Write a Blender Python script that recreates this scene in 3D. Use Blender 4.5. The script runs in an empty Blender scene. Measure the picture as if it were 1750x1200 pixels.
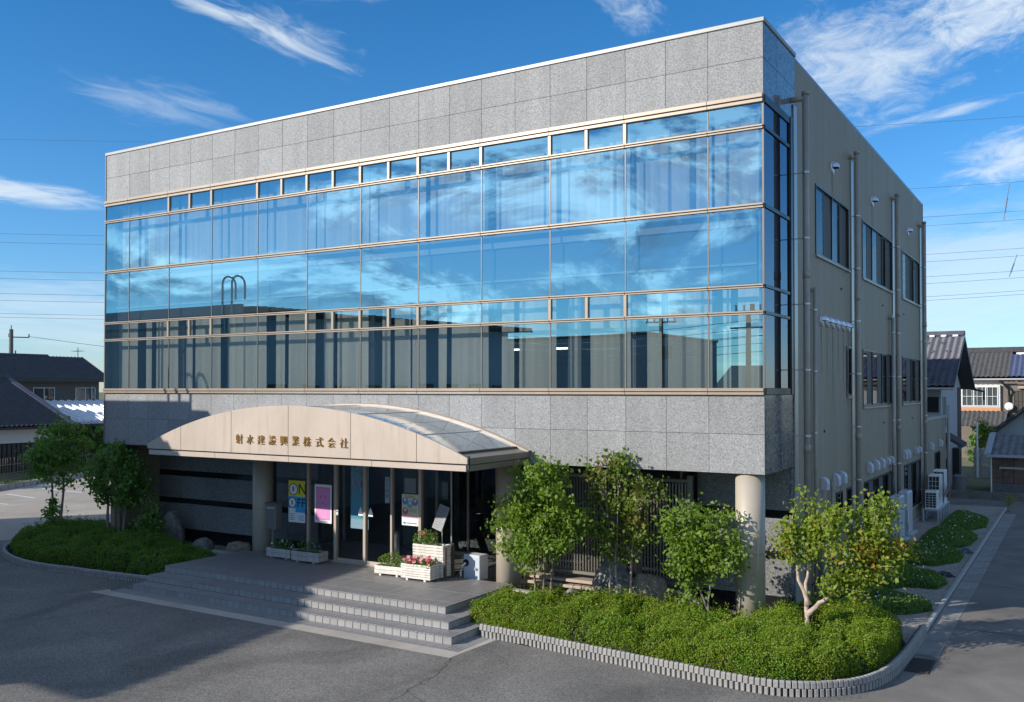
import bpy, bmesh, math, random
import numpy as np
from mathutils import Vector, Matrix
random.seed(7)
RNG = np.random.default_rng(7)
sc = bpy.context.scene
COL = sc.collection
R = math.radians

# ------------------------------------------------------------------ camera
CAM = Vector((5.904, -20.159, 5.3926)); PITCH = .0162; YAW = .5478
cd = bpy.data.cameras.new('camera'); cam = bpy.data.objects.new('camera', cd); COL.objects.link(cam)
cam.location = CAM; cam.rotation_euler = (math.pi/2 + PITCH, 0, YAW)
cd.sensor_width = 36; cd.lens = 1603.77/1750*36; cd.shift_y = 39.46/1750
cd.clip_start = .1; cd.clip_end = 6000
sc.camera = cam

# ------------------------------------------------------------------ world, sun, exposure
SUN_EL = R(24.4); SUN_AZ = R(216.87)          # azimuth clockwise from +Y
sun_travel = Vector((-math.sin(SUN_AZ)*math.cos(SUN_EL), -math.cos(SUN_AZ)*math.cos(SUN_EL), -math.sin(SUN_EL)))
sl = bpy.data.lights.new('sun', 'SUN'); sl.energy = 4.4; sl.angle = R(.5); sl.color = (1, .94, .85)
so = bpy.data.objects.new('sun', sl); COL.objects.link(so)
so.rotation_euler = sun_travel.to_track_quat('-Z', 'Y').to_euler(); so.location = (-60, -80, 60)
sc.view_settings.view_transform = 'Standard'; sc.view_settings.look = 'None'
sc.view_settings.exposure = 0.34; sc.view_settings.gamma = 1; sc.view_settings.use_curve_mapping = False

def skydir(az, el):                            # az clockwise from +Y, degrees
    a, e = R(az), R(el)
    return Vector((math.sin(a)*math.cos(e), math.cos(a)*math.cos(e), math.sin(e)))

class NT:
    """small helper for building node trees"""
    def __init__(s, tree): s.t = tree; s.n = tree.nodes; s.l = tree.links
    def node(s, typ, **kw):
        nd = s.n.new(typ)
        for k, v in kw.items(): setattr(nd, k, v)
        return nd
    def put(s, sock, v):
        if isinstance(v, bpy.types.NodeSocket): s.l.new(v, sock)
        elif v is not None:
            if hasattr(sock.default_value, '__len__') and len(sock.default_value) == 4 and len(v) == 3: v = (*v, 1)
            sock.default_value = v
    def math(s, op, a, b=None, c=None, clamp=False):
        nd = s.node('ShaderNodeMath', operation=op, use_clamp=clamp)
        s.put(nd.inputs[0], a)
        if b is not None: s.put(nd.inputs[1], b)
        if c is not None: s.put(nd.inputs[2], c)
        return nd.outputs[0]
    def vmath(s, op, a, b=None):
        nd = s.node('ShaderNodeVectorMath', operation=op)
        s.put(nd.inputs[0], a)
        if b is not None: s.put(nd.inputs[1], b)
        return nd.outputs['Value'] if op in ('DOT_PRODUCT', 'LENGTH') else nd.outputs[0]
    def noise(s, vec, scale, detail=4, rough=.55, dist=0, color=False):
        nd = s.node('ShaderNodeTexNoise'); s.put(nd.inputs['Vector'], vec)
        nd.inputs['Scale'].default_value = scale; nd.inputs['Detail'].default_value = detail
        nd.inputs['Roughness'].default_value = rough; nd.inputs['Distortion'].default_value = dist
        return nd.outputs['Color' if color else 'Fac']
    def maprange(s, v, a, b, c=0, d=1, smooth=False):
        nd = s.node('ShaderNodeMapRange'); nd.interpolation_type = 'SMOOTHSTEP' if smooth else 'LINEAR'
        s.put(nd.inputs[0], v)
        for i, q in zip((1, 2, 3, 4), (a, b, c, d)): nd.inputs[i].default_value = q
        return nd.outputs[0]
    def mix(s, f, a, b, mode='MIX'):
        nd = s.node('ShaderNodeMix', data_type='RGBA', blend_type=mode)
        s.put(nd.inputs[0], f); s.put(nd.inputs[6], a); s.put(nd.inputs[7], b)
        return nd.outputs[2]
    def mapping(s, vec, scale=(1, 1, 1), rot=(0, 0, 0), loc=(0, 0, 0)):
        nd = s.node('ShaderNodeMapping'); s.put(nd.inputs[0], vec)
        nd.inputs['Scale'].default_value = scale; nd.inputs['Rotation'].default_value = rot; nd.inputs['Location'].default_value = loc
        return nd.outputs[0]

wd = bpy.data.worlds.new('World'); sc.world = wd; wd.use_nodes = True
def build_sky():
    T = NT(wd.node_tree); bg = T.n['Background']; bg.inputs[1].default_value = .092
    sky = T.node('ShaderNodeTexSky', sky_type='NISHITA', sun_disc=False, sun_elevation=SUN_EL, sun_rotation=SUN_AZ,
                 air_density=1.0, dust_density=.04, ozone_density=3.0)
    d = T.node('ShaderNodeTexCoord').outputs['Generated']
    sx = T.node('ShaderNodeSeparateXYZ'); T.put(sx.inputs[0], d); z = sx.outputs[2]
    hs = T.node('ShaderNodeHueSaturation'); hs.inputs['Saturation'].default_value = 1.14
    hs.inputs['Hue'].default_value = .487
    T.put(hs.inputs['Color'], sky.outputs[0])
    deep = T.mix(T.maprange(z, .0, .5), (.82, 1.04, 1.42), (.32, .89, 1.33))
    base = T.mix(1.0, hs.outputs[0], deep, 'MULTIPLY')
    # clouds: each bank has its own heading, size and grain
    dens = None
    def bank(az, el, tilt, su, sv, ku, kv, lo, hi, amp, seed, dist=.6, rough=.6):
        nonlocal dens
        c = skydir(az, el)
        right = Vector((math.cos(R(az)), -math.sin(R(az)), 0)); up = right.cross(c)
        a = right*math.cos(R(tilt)) + up*math.sin(R(tilt)); b = -right*math.sin(R(tilt)) + up*math.cos(R(tilt))
        u = T.vmath('DOT_PRODUCT', d, tuple(a)); v = T.vmath('DOT_PRODUCT', d, tuple(b)); w = T.vmath('DOT_PRODUCT', d, tuple(c))
        uu = T.math('DIVIDE', u, su); vv = T.math('DIVIDE', v, sv)
        rr = T.math('ADD', T.math('MULTIPLY', uu, uu), T.math('MULTIPLY', vv, vv))
        m = T.math('MULTIPLY', T.math('EXPONENT', T.math('MULTIPLY', rr, -1.0)), T.math('GREATER_THAN', w, .2))
        cv = T.node('ShaderNodeCombineXYZ'); T.put(cv.inputs[0], T.math('MULTIPLY', u, ku)); T.put(cv.inputs[1], T.math('MULTIPLY', v, kv)); cv.inputs[2].default_value = seed
        nz = T.noise(cv.outputs[0], 1.0, 7, rough, dist)
        q = T.math('ADD', T.math('MULTIPLY', nz, .6), T.math('MULTIPLY', m, .4))
        q = T.math('MULTIPLY', T.maprange(q, lo, hi, 0, amp, True), T.maprange(m, .02, .25, 0, 1, True))
        dens = q if dens is None else T.math('MAXIMUM', dens, q)
    #     az    el   tilt  su   sv   ku  kv  lo  hi  amp seed
    bank(-46.3, 20.4, -17, .15, .020, 14, 60, .52, .80, .80, 1.3)
    bank(-44.5, 20.2, -17, .10, .030, 30, 70, .52, .86, .45, 1.9)
    bank(-11.5, 18.0, 4, .13, .070, 22, 46, .47, .78, .72, 2.7, .5, .68)
    bank(-4.0, 20.5, 12, .10, .06, 30, 60, .46, .76, .80, 9.1, .5, .66)
    bank(-24.0, 22.0, -30, .05, .03, 34, 60, .52, .80, .5, 4.2, .5)
    bank(-40.0, 23.4, 4, .18, .025, 16, 56, .50, .80, .5, 6.6)
    bank(-59.5, 10.6, -3, .11, .014, 16, 100, .46, .78, .80, 3.3)
    bank(-4.0, 6.0, 3, .26, .062, 9, 44, .36, .72, .54, 5.5, .5, .66)
    bank(-2.5, 12.5, 10, .09, .035, 26, 66, .48, .76, .72, 8.1, .5, .68)
    bank(-7.0, 15.0, 8, .08, .008, 18, 130, .48, .80, .6, 12.1)
    bank(-60, 4.2, -1, .40, .045, 7, 60, .40, .80, .50, 7.9, .5, .66)
    bank(-52, 16.0, -8, .12, .030, 16, 80, .52, .86, .35, 14.9)
    # broken cumulus over the half of the sky that the facade mirrors
    pz = T.math('ADD', z, .10)
    cv = T.node('ShaderNodeCombineXYZ')
    T.put(cv.inputs[0], T.math('DIVIDE', sx.outputs[0], pz)); T.put(cv.inputs[1], T.math('DIVIDE', sx.outputs[1], pz)); cv.inputs[2].default_value = 3.1
    pv = T.mapping(d, (1, 1, 2.3)); n1 = T.math('ADD', T.math('MULTIPLY', T.noise(pv, 5.0, 12, .66, .55), .7), T.math('MULTIPLY', T.noise(cv.outputs[0], .8, 6, .55, .5), .3))
    rear = T.maprange(sx.outputs[1], .15, -.35, 0, 1, True)
    rear = T.math('MAXIMUM', rear, T.maprange(z, .42, .62, 0, 1, True))          # unseen cloud cover added overhead as neutral fill light for the shade
    rear = T.math('MULTIPLY', rear, T.maprange(z, .0, .06, 0, 1, True))
    cum = T.math('MULTIPLY', T.maprange(n1, .465, .575, 0, .92, True), rear)
    n2 = T.math('ADD', T.math('MULTIPLY', T.noise(T.vmath('ADD', pv, (-.015, -.02, .035)), 5.0, 12, .66, .55), .7), T.math('MULTIPLY', T.noise(cv.outputs[0], .8, 6, .55, .5), .3))
    shade = T.maprange(T.math('SUBTRACT', n1, n2), -.035, .045, .0, 1.0)
    dark = T.vmath('ADD', T.vmath('MULTIPLY', base, (.40, .42, .45)), (1.2, 1.4, 1.6)); lite = T.vmath('ADD', T.vmath('MULTIPLY', base, (1.0, 1.0, 1.0)), (9.6, 9.4, 8.6))
    ccol = T.mix(shade, dark, lite)
    out = T.mix(dens, base, (7.2, 8.0, 8.6))
    out = T.mix(cum, out, ccol)
    T.put(bg.inputs[0], out)
build_sky()

# ------------------------------------------------------------------ mesh helpers
class MB:
    def __init__(s): s.v = []; s.f = []; s.mi = []
    def face(s, pts, m=0):
        k = len(s.v); s.v += [tuple(p) for p in pts]; s.f.append(tuple(range(k, k+len(pts)))); s.mi.append(m); return s
    def box(s, x0, x1, y0, y1, z0, z1, m=0):
        k = len(s.v)
        s.v += [(x, y, z) for z in (z0, z1) for y in (y0, y1) for x in (x0, x1)]
        for q in ((0, 2, 3, 1), (4, 5, 7, 6), (0, 1, 5, 4), (2, 6, 7, 3), (0, 4, 6, 2), (1, 3, 7, 5)):
            s.f.append(tuple(k+i for i in q)); s.mi.append(m)
        return s
    def prism(s, poly, axis, a, b, m=0):
        """poly: 2-D outline (counter-clockwise), extruded along axis from a to b"""
        def P(p, t):
            return {'x': (t, p[0], p[1]), 'y': (p[0], t, p[1]), 'z': (p[0], p[1], t)}[axis]
        k = len(s.v); n = len(poly)
        s.v += [P(p, a) for p in poly] + [P(p, b) for p in poly]
        s.f.append(tuple(range(k, k+n))); s.mi.append(m); s.f.append(tuple(range(k+2*n-1, k+n-1, -1))); s.mi.append(m)
        for i in range(n):
            j = (i+1) % n; s.f.append((k+i, k+n+i, k+n+j, k+j)); s.mi.append(m)
        return s
    def tube(s, pts, rad, seg=8, cap=True, m=0):
        pts = [Vector(p) for p in pts]
        rad = rad if hasattr(rad, '__len__') else [rad]*len(pts)
        k = len(s.v); N = len(pts)
        for i, p in enumerate(pts):
            t = (pts[min(i+1, N-1)] - pts[max(i-1, 0)]).normalized()
            a = t.cross(Vector((0, 0, 1)) if abs(t.z) < .9 else Vector((1, 0, 0))).normalized(); b = t.cross(a)
            for q in range(seg):
                an = 2*math.pi*q/seg; s.v.append(tuple(p + (a*math.cos(an) + b*math.sin(an))*rad[i]))
        for i in range(N-1):
            for q in range(seg):
                r = (q+1) % seg
                s.f.append((k+i*seg+q, k+i*seg+r, k+(i+1)*seg+r, k+(i+1)*seg+q)); s.mi.append(m)
        if cap:
            s.f.append(tuple(k+q for q in range(seg))[::-1]); s.mi.append(m)
            s.f.append(tuple(k+(N-1)*seg+q for q in range(seg))); s.mi.append(m)
        return s
    def mesh(s, name, mats, bevel=0, smooth=False):
        me = bpy.data.meshes.new(name); me.from_pydata(s.v, [], s.f)
        mats = mats if isinstance(mats, (list, tuple)) else [mats]
        for m in mats: me.materials.append(m)
        if len(mats) > 1: me.polygons.foreach_set('material_index', s.mi)
        bm = bmesh.new(); bm.from_mesh(me)
        bmesh.ops.recalc_face_normals(bm, faces=bm.faces)
        if bevel:
            es = [e for e in bm.edges if len(e.link_faces) == 2 and e.calc_face_angle(0) > .5]
            bmesh.ops.bevel(bm, geom=es, offset=bevel, segments=1, affect='EDGES', clamp_overlap=True)
        bm.to_mesh(me); bm.free()
        if smooth: me.polygons.foreach_set('use_smooth', [True]*len(me.polygons))
        me.update(); return me
    def build(s, name, mats, parent=None, bevel=0, smooth=False, loc=None):
        return link(name, s.mesh(name, mats, bevel, smooth), parent, loc)

def link(name, me, parent=None, loc=None, rot=None):
    o = bpy.data.objects.new(name, me); COL.objects.link(o)
    if parent is not None: o.parent = parent
    if loc is not None: o.location = loc
    if rot is not None: o.rotation_euler = rot
    return o
def tag(o, label=None, cat=None, group=None, kind=None):
    for k, v in (('label', label), ('category', cat), ('group', group), ('kind', kind)):
        if v: o[k] = v
    return o
def thing(name, label, cat, loc=(0, 0, 0), rz=0, group=None):
    o = bpy.data.objects.new(name, None); COL.objects.link(o); o.empty_display_size = .2
    o.location = loc; o.rotation_euler = (0, 0, rz); return tag(o, label, cat, group)
def copy_tree(o, parent=None):
    c = o.copy(); COL.objects.link(c)
    if parent is not None: c.parent = parent
    for ch in list(o.children): copy_tree(ch, c)
    return c
def copy_thing(o, label, loc, rz=None):
    c = copy_tree(o); c.location = loc; c['label'] = label
    if rz is not None: c.rotation_euler = (0, 0, rz)
    return c
def fast_mesh(name, verts, quads, mat):
    me = bpy.data.meshes.new(name); n = len(quads)
    me.vertices.add(len(verts)); me.vertices.foreach_set('co', np.asarray(verts, np.float32).ravel())
    k = quads.shape[1]
    me.loops.add(n*k); me.loops.foreach_set('vertex_index', np.asarray(quads, np.int32).ravel())
    me.polygons.add(n); me.polygons.foreach_set('loop_start', np.arange(0, n*k, k, dtype=np.int32)); me.polygons.foreach_set('loop_total', np.full(n, k, np.int32))
    me.materials.append(mat); me.update(calc_edges=True); return me
def text_mesh(body, size, mat, extrude=.0, align='CENTER', bold=0):
    c = bpy.data.curves.new('t', 'FONT'); c.body = body; c.size = size; c.extrude = extrude; c.align_x = align; c.align_y = 'CENTER'
    c.offset = bold; c.resolution_u = 3
    o = bpy.data.objects.new('t', c); COL.objects.link(o)
    dg = bpy.context.evaluated_depsgraph_get(); me = bpy.data.meshes.new_from_object(o.evaluated_get(dg))
    me.materials.clear(); me.materials.append(mat)
    bpy.data.objects.remove(o); bpy.data.curves.remove(c); return me

# ------------------------------------------------------------------ materials
MATS = {}
def pmat(name, col, rough=.6, metal=0, var=0.0, nscale=6, bump=0, bscale=40, spec=.5, obvar=0.0, dirt=None, dscale=1.2):
    if name in MATS: return MATS[name]
    m = bpy.data.materials.new(name); m.use_nodes = True; T = NT(m.node_tree); b = T.n['Principled BSDF']
    b.inputs['Roughness'].default_value = rough; b.inputs['Metallic'].default_value = metal; b.inputs['Specular IOR Level'].default_value = spec
    pos = T.node('ShaderNodeTexCoord').outputs['Object']
    c = col
    if var:
        n = T.noise(pos, nscale, 5, .6)
        c = T.mix(T.maprange(n, .3, .7), tuple(x*(1-var) for x in col), tuple(min(1, x*(1+var)) for x in col))
    if dirt:
        n = T.noise(pos, dscale, 7, .65, .4)
        c = T.mix(T.maprange(n, .5, .75, 0, .8), c, dirt)
    if obvar:
        oi = T.node('ShaderNodeObjectInfo').outputs['Random']
        k = T.maprange(oi, 0, 1, 1-obvar, 1+obvar)
        cc = T.node('ShaderNodeCombineXYZ'); [T.put(cc.inputs[i], k) for i in range(3)]
        c = T.mix(1.0, c, cc.outputs[0], 'MULTIPLY')
    T.put(b.inputs['Base Color'], c)
    if bump:
        bp = T.node('ShaderNodeBump'); bp.inputs['Strength'].default_value = bump; bp.inputs['Distance'].default_value = .01
        T.put(bp.inputs['Height'], T.noise(pos, bscale, 5, .6)); T.l.new(bp.outputs[0], b.inputs['Normal'])
    MATS[name] = m; return m

def granite(name, dark, light, rough, scale=1.0):
    m = bpy.data.materials.new(name); m.use_nodes = True; T = NT(m.node_tree); b = T.n['Principled BSDF']
    g = T.node('ShaderNodeNewGeometry').outputs['Position']
    v = T.node('ShaderNodeTexVoronoi'); T.put(v.inputs['Vector'], g); v.inputs['Scale'].default_value = 22*scale
    sv = T.node('ShaderNodeSeparateColor'); T.put(sv.inputs[0], v.outputs['Color'])
    n = T.noise(g, 55*scale, 3, .7)
    f = T.math('ADD', T.math('MULTIPLY', sv.outputs[0], .62), T.math('MULTIPLY', n, .40))
    c = T.mix(T.maprange(f, .22, .82), dark, light)
    cl = T.noise(T.mapping(g, (2.4, 2.4, .32)), .9, 6, .62)
    oi = T.node('ShaderNodeObjectInfo').outputs['Random']
    k = T.math('MULTIPLY', T.maprange(cl, .3, .7, .86, 1.08), T.maprange(oi, 0, 1, .90, 1.08))
    cc = T.node('ShaderNodeCombineXYZ'); [T.put(cc.inputs[i], k) for i in range(3)]
    T.put(b.inputs['Base Color'], T.mix(1.0, c, cc.outputs[0], 'MULTIPLY'))
    b.inputs['Roughness'].default_value = rough
    if rough > .3:
        bp = T.node('ShaderNodeBump'); bp.inputs['Strength'].default_value = .35; bp.inputs['Distance'].default_value = .01
        T.put(bp.inputs['Height'], n); T.l.new(bp.outputs[0], b.inputs['Normal'])
    MATS[name] = m; return m

def glass(name, refl, trans, fac, wave=.02, wscale=.7, rough=0.0):
    m = bpy.data.materials.new(name); m.use_nodes = True; T = NT(m.node_tree)
    T.n.remove(T.n['Principled BSDF']); out = T.n['Material Output']
    g = T.node('ShaderNodeNewGeometry').outputs['Position']
    bp = T.node('ShaderNodeBump'); bp.inputs['Strength'].default_value = wave; bp.inputs['Distance'].default_value = .05
    T.put(bp.inputs['Height'], T.noise(g, wscale, 1, .4))
    gl = T.node('ShaderNodeBsdfGlossy'); gl.inputs['Color'].default_value = (*refl, 1); gl.inputs['Roughness'].default_value = rough; T.l.new(bp.outputs[0], gl.inputs['Normal'])
    tr = T.node('ShaderNodeBsdfTransparent'); tr.inputs['Color'].default_value = (*trans, 1)
    fr = T.node('ShaderNodeFresnel'); fr.inputs['IOR'].default_value = 1.5
    f = T.math('ADD', T.math('MULTIPLY', fr.outputs[0], 1-fac), fac, clamp=True)
    clear = T.node('ShaderNodeNewGeometry').outputs['Backfacing']      # inner face of the same pane adds nothing
    f = T.math('MULTIPLY', f, T.math('SUBTRACT', 1.0, clear))
    tint = T.mix(clear, (*trans, 1), (1, 1, 1)); T.put(tr.inputs['Color'], tint)
    mx = T.node('ShaderNodeMixShader'); T.put(mx.inputs[0], f); T.l.new(tr.outputs[0], mx.inputs[1]); T.l.new(gl.outputs[0], mx.inputs[2])
    T.l.new(mx.outputs[0], out.inputs[0]); MATS[name] = m; return m

def leafmat(name, c1, c2, c3=None, trans=.35, amt3=.12):
    m = bpy.data.materials.new(name); m.use_nodes = True; T = NT(m.node_tree); b = T.n['Principled BSDF']; out = T.n['Material Output']
    geo = T.node('ShaderNodeNewGeometry'); r = geo.outputs['Random Per Island']
    n = T.noise(geo.outputs['Position'], 1.6, 3, .5)
    f = T.math('ADD', T.math('MULTIPLY', r, .6), T.math('MULTIPLY', T.maprange(n, .3, .7), .4))
    c = T.mix(f, c1, c2)
    if c3: c = T.mix(T.maprange(T.math('ADD', T.math('MULTIPLY', n, .7), T.math('MULTIPLY', r, .3)), .62-amt3, .72-amt3, 0, 1), c, c3)
    T.put(b.inputs['Base Color'], c); b.inputs['Roughness'].default_value = .5; b.inputs['Specular IOR Level'].default_value = .35
    tl = T.node('ShaderNodeBsdfTranslucent'); T.put(tl.inputs['Color'], T.mix(1.0, c, (1.5, 1.5, .55), 'MULTIPLY'))
    mx = T.node('ShaderNodeMixShader'); mx.inputs[0].default_value = trans
    T.l.new(b.outputs[0], mx.inputs[1]); T.l.new(tl.outputs[0], mx.inputs[2]); T.l.new(mx.outputs[0], out.inputs[0])
    MATS[name] = m; return m

GRAN = granite('flamed_granite', (.175, .173, .17), (.355, .35, .342), .65, 2.5)
GRANP = granite('polished_granite', (.07, .07, .078), (.27, .27, .28), .12)
GRANW = granite('honed_granite', (.12, .12, .118), (.32, .315, .31), .4, 2.2)
BLACKG = pmat('black_granite', (.014, .014, .016), .12)
BEIGE = pmat('beige_aluminium', (.34, .27, .205), .38, .25, .08, 2)
BEIGE_P = pmat('beige_panel', (.50, .41, .33), .42, .1, .06, 1.2, dirt=(.40, .325, .255), dscale=.8)
BRONZE = pmat('bronze_aluminium', (.19, .165, .14), .35, .4)
DARKF = pmat('dark_frame', (.035, .034, .034), .35, .3)
SEAL = pmat('dark_sealant', (.03, .032, .035), .6)
WHITE_CAP = pmat('parapet_cap', (.31, .305, .295), .45, .2)
GLASS_B = glass('solar_blue_glass', (.37, .70, .81), (.72, .77, .77), .40, .015, .5)
GLASS_S = glass('side_glass', (.42, .47, .56), (.30, .34, .38), .28, .03, .6)
GLASS_C = glass('entrance_glass', (.7, .74, .76), (.74, .77, .77), .03, .01)
GLASS_W = glass('window_glass', (.55, .56, .58), (.42, .45, .46), .08, .04, .8)
ROOFGL = pmat('canopy_glazing', (.34, .42, .49), .13, .9)
BLIND = pmat('blind_fabric', (.70, .66, .57), .8, obvar=.05)
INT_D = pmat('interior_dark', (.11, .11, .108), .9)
INT_M = pmat('interior_grey', (.30, .31, .32), .9)
INT_F = pmat('interior_floor', (.26, .25, .235), .3)
SIDE = None
def sidewall():
    m = bpy.data.materials.new('side_panel_paint'); m.use_nodes = True; T = NT(m.node_tree); b = T.n['Principled BSDF']
    g = T.node('ShaderNodeNewGeometry').outputs['Position']
    st = T.noise(T.mapping(g, (1, 2.2, .12)), 1.0, 6, .6)
    sp = T.noise(g, 3, 5, .6)
    f = T.math('ADD', T.math('MULTIPLY', st, .7), T.math('MULTIPLY', sp, .3))
    T.put(b.inputs['Base Color'], T.mix(T.maprange(f, .35, .68), (.265, .22, .155), (.335, .283, .205)))
    b.inputs['Roughness'].default_value = .6; b.inputs['Specular IOR Level'].default_value = .25
    MATS['side'] = m; return m
SIDE = sidewall()
PIPE = pmat('grey_vinyl_pipe', (.33, .30, .25), .4, var=.1, nscale=3)
STEEL = pmat('galvanised_steel', (.55, .56, .57), .35, .6)
HOOD = pmat('stainless_hood', (.62, .66, .72), .3, .7)
HOODW = pmat('white_hood', (.50, .51, .54), .45)
COLM = pmat('column_paint', (.44, .38, .30), .5, .1, .05, 2)
GOLD = pmat('gold_letter', (.52, .30, .07), .3, .75)
CONC = pmat('concrete', (.36, .345, .32), .85, var=.2, nscale=3, bump=.2)
WOODW = pmat('weathered_white_wood', (.72, .66, .58), .7, var=.22, nscale=7, bump=.3, bscale=30, obvar=.08)
WOODG = pmat('weathered_grey_wood', (.40, .37, .34), .8, var=.25, nscale=7, bump=.3, bscale=30, obvar=.1)
SOIL = pmat('soil', (.06, .045, .033), .95, var=.4, nscale=8, bump=.5)
WHITE = pmat('white_enamel', (.78, .78, .75), .35, var=.04)
BLACK = pmat('black_plastic', (.02, .02, .02), .5)
TILE = pmat('stair_tile', (.25, .24, .235), .48, var=.12, nscale=9, obvar=.07, bump=.12, bscale=60)
RISER = pmat('riser_tile', (.285, .275, .265), .55, var=.12, nscale=9, obvar=.09, bump=.12, bscale=60)
GROUT = pmat('grout', (.075, .075, .08), .9)
ROCK = pmat('garden_rock', (.20, .19, .18), .85, var=.5, nscale=5, bump=.9, bscale=14, dirt=(.36, .33, .29), dscale=2.5)
ROCKB = pmat('brown_rock', (.27, .21, .15), .85, var=.45, nscale=5, bump=.9, bscale=12, dirt=(.40, .34, .27), dscale=3)
BARK = pmat('grey_bark', (.20, .16, .13), .9, var=.35, nscale=14, bump=.6, bscale=30)
BARKP = pmat('pale_bark', (.44, .34, .27), .8, var=.35, nscale=9, bump=.5, bscale=22)
LEAF1 = leafmat('leaf_fresh', (.08, .16, .018), (.21, .30, .03), trans=.38)
LEAF2 = leafmat('leaf_olive', (.08, .14, .02), (.19, .26, .03), (.22, .15, .04), .32, .05)
LEAF4 = leafmat('leaf_turning', (.11, .18, .02), (.28, .34, .03), (.34, .17, .03), .36, .0)
LEAF5 = leafmat('leaf_deep', (.07, .17, .034), (.16, .28, .055), trans=.38)
AZAL = leafmat('azalea_leaf', (.10, .175, .010), (.29, .34, .018), (.09, .22, .016), .28, .08)
AZAL2 = leafmat('azalea_leaf_dark', (.075, .16, .018), (.17, .27, .028), trans=.3)
GRASSM = leafmat('ground_cover_leaf', (.075, .16, .03), (.16, .26, .055), trans=.25)
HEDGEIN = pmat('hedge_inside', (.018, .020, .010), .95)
FLW_R = pmat('flower_red', (.45, .03, .06), .6); FLW_P = pmat('flower_pink', (.75, .25, .32), .6); FLW_W = pmat('flower_white', (.8, .8, .76), .6); FLW_B = pmat('flower_violet', (.16, .14, .5), .6)

# ------------------------------------------------------------------ ground
def ground_mat(name, c1, c2, c3, scale, rough, bump, agg=True):
    m = bpy.data.materials.new(name); m.use_nodes = True; T = NT(m.node_tree); b = T.n['Principled BSDF']
    g = T.node('ShaderNodeNewGeometry').outputs['Position']
    big = T.noise(g, scale, 7, .62, .5); fine = T.noise(g, 38, 4, .75)
    c = T.mix(T.maprange(big, .34, .66), c1, c2)
    st = T.noise(T.mapping(g, (1, .35, 1), (0, 0, .5)), .45, 7, .6, .9)
    c = T.mix(T.maprange(st, .52, .74, 0, .65), c, c3)
    if agg:
        v = T.node('ShaderNodeTexVoronoi'); T.put(v.inputs['Vector'], g); v.inputs['Scale'].default_value = 45
        s = T.node('ShaderNodeSeparateColor'); T.put(s.inputs[0], v.outputs['Color'])
        k = T.math('ADD', T.maprange(s.outputs[0], 0, 1, .55, 1.25), T.maprange(fine, .3, .7, -.2, .25))
    else:
        k = T.maprange(fine, .25, .75, .88, 1.12)
    cc = T.node('ShaderNodeCombineXYZ'); [T.put(cc.inputs[i], k) for i in range(3)]
    T.put(b.inputs['Base Color'], T.mix(1.0, c, cc.outputs[0], 'MULTIPLY')); b.inputs['Roughness'].default_value = rough; b.inputs['Specular IOR Level'].default_value = .2
    bp = T.node('ShaderNodeBump'); bp.inputs['Strength'].default_value = bump; bp.inputs['Distance'].default_value = .012
    T.put(bp.inputs['Height'], fine); T.l.new(bp.outputs[0], b.inputs['Normal'])
    return m
ASPH = ground_mat('asphalt', (.165, .154, .140), (.235, .218, .198), (.080, .076, .071), .42, .85, .6)
LANE = ground_mat('lane_concrete', (.145, .132, .115), (.235, .213, .186), (.08, .074, .066), .6, .8, .25, False)
LOT = ground_mat('lot_concrete', (.34, .30, .25), (.43, .385, .325), (.28, .26, .23), .4, .85, .25, False)
GRAV = ground_mat('gravel', (.30, .275, .24), (.40, .37, .33), (.22, .20, .18), 1.5, .9, .9)
PALE = ground_mat('pale_concrete', (.40, .36, .31), (.48, .44, .38), (.28, .25, .21), 1.2, .85, .3, False)
EARTH = ground_mat('earth', (.20, .19, .12), (.14, .16, .07), (.25, .21, .15), .3, .95, .4, False)

def sheet(name, poly, z, mat, label=None):
    o = MB().face([(x, y, z) for x, y in poly]).build(name, mat); o['kind'] = 'structure'; return o
sheet('ground', [(-1500, -1500), (1500, -1500), (1500, 1500), (-1500, 1500)], -.012, EARTH)
sheet('asphalt_yard', [(-60, -60), (60, -60), (60, 31.5), (-60, 31.5)], 0, ASPH)
sheet('parking_lot', [(-25.9, 0.4), (-25.9, 30), (-54.5, 30), (-42.6, 6.2), (-36, -3), (-28.2, -2.2)], .004, LOT)
sheet('concrete_lane', [(2.92, -1.0), (2.92, 31.2), (14, 31.2), (14, -7.2), (2.4, -5.6), (1.6, -3.9), (2.5, -3.0), (2.9, -1.9)], .004, LANE)
sheet('gravel_strip', [(-.3, 1.0), (2.74, .6), (2.74, 28), (-.3, 28)], .02, GRAV)
sheet('garden_gravel', [(-8.2, -.2), (0, -.2), (0, 2.1), (-8.2, 2.6)], .06, GRAV)
sheet('garden_gravel', [(-22.6, 0), (-14.8, 0), (-14.8, 2.1), (-22.6, 2.1)], .06, GRAV)
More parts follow.
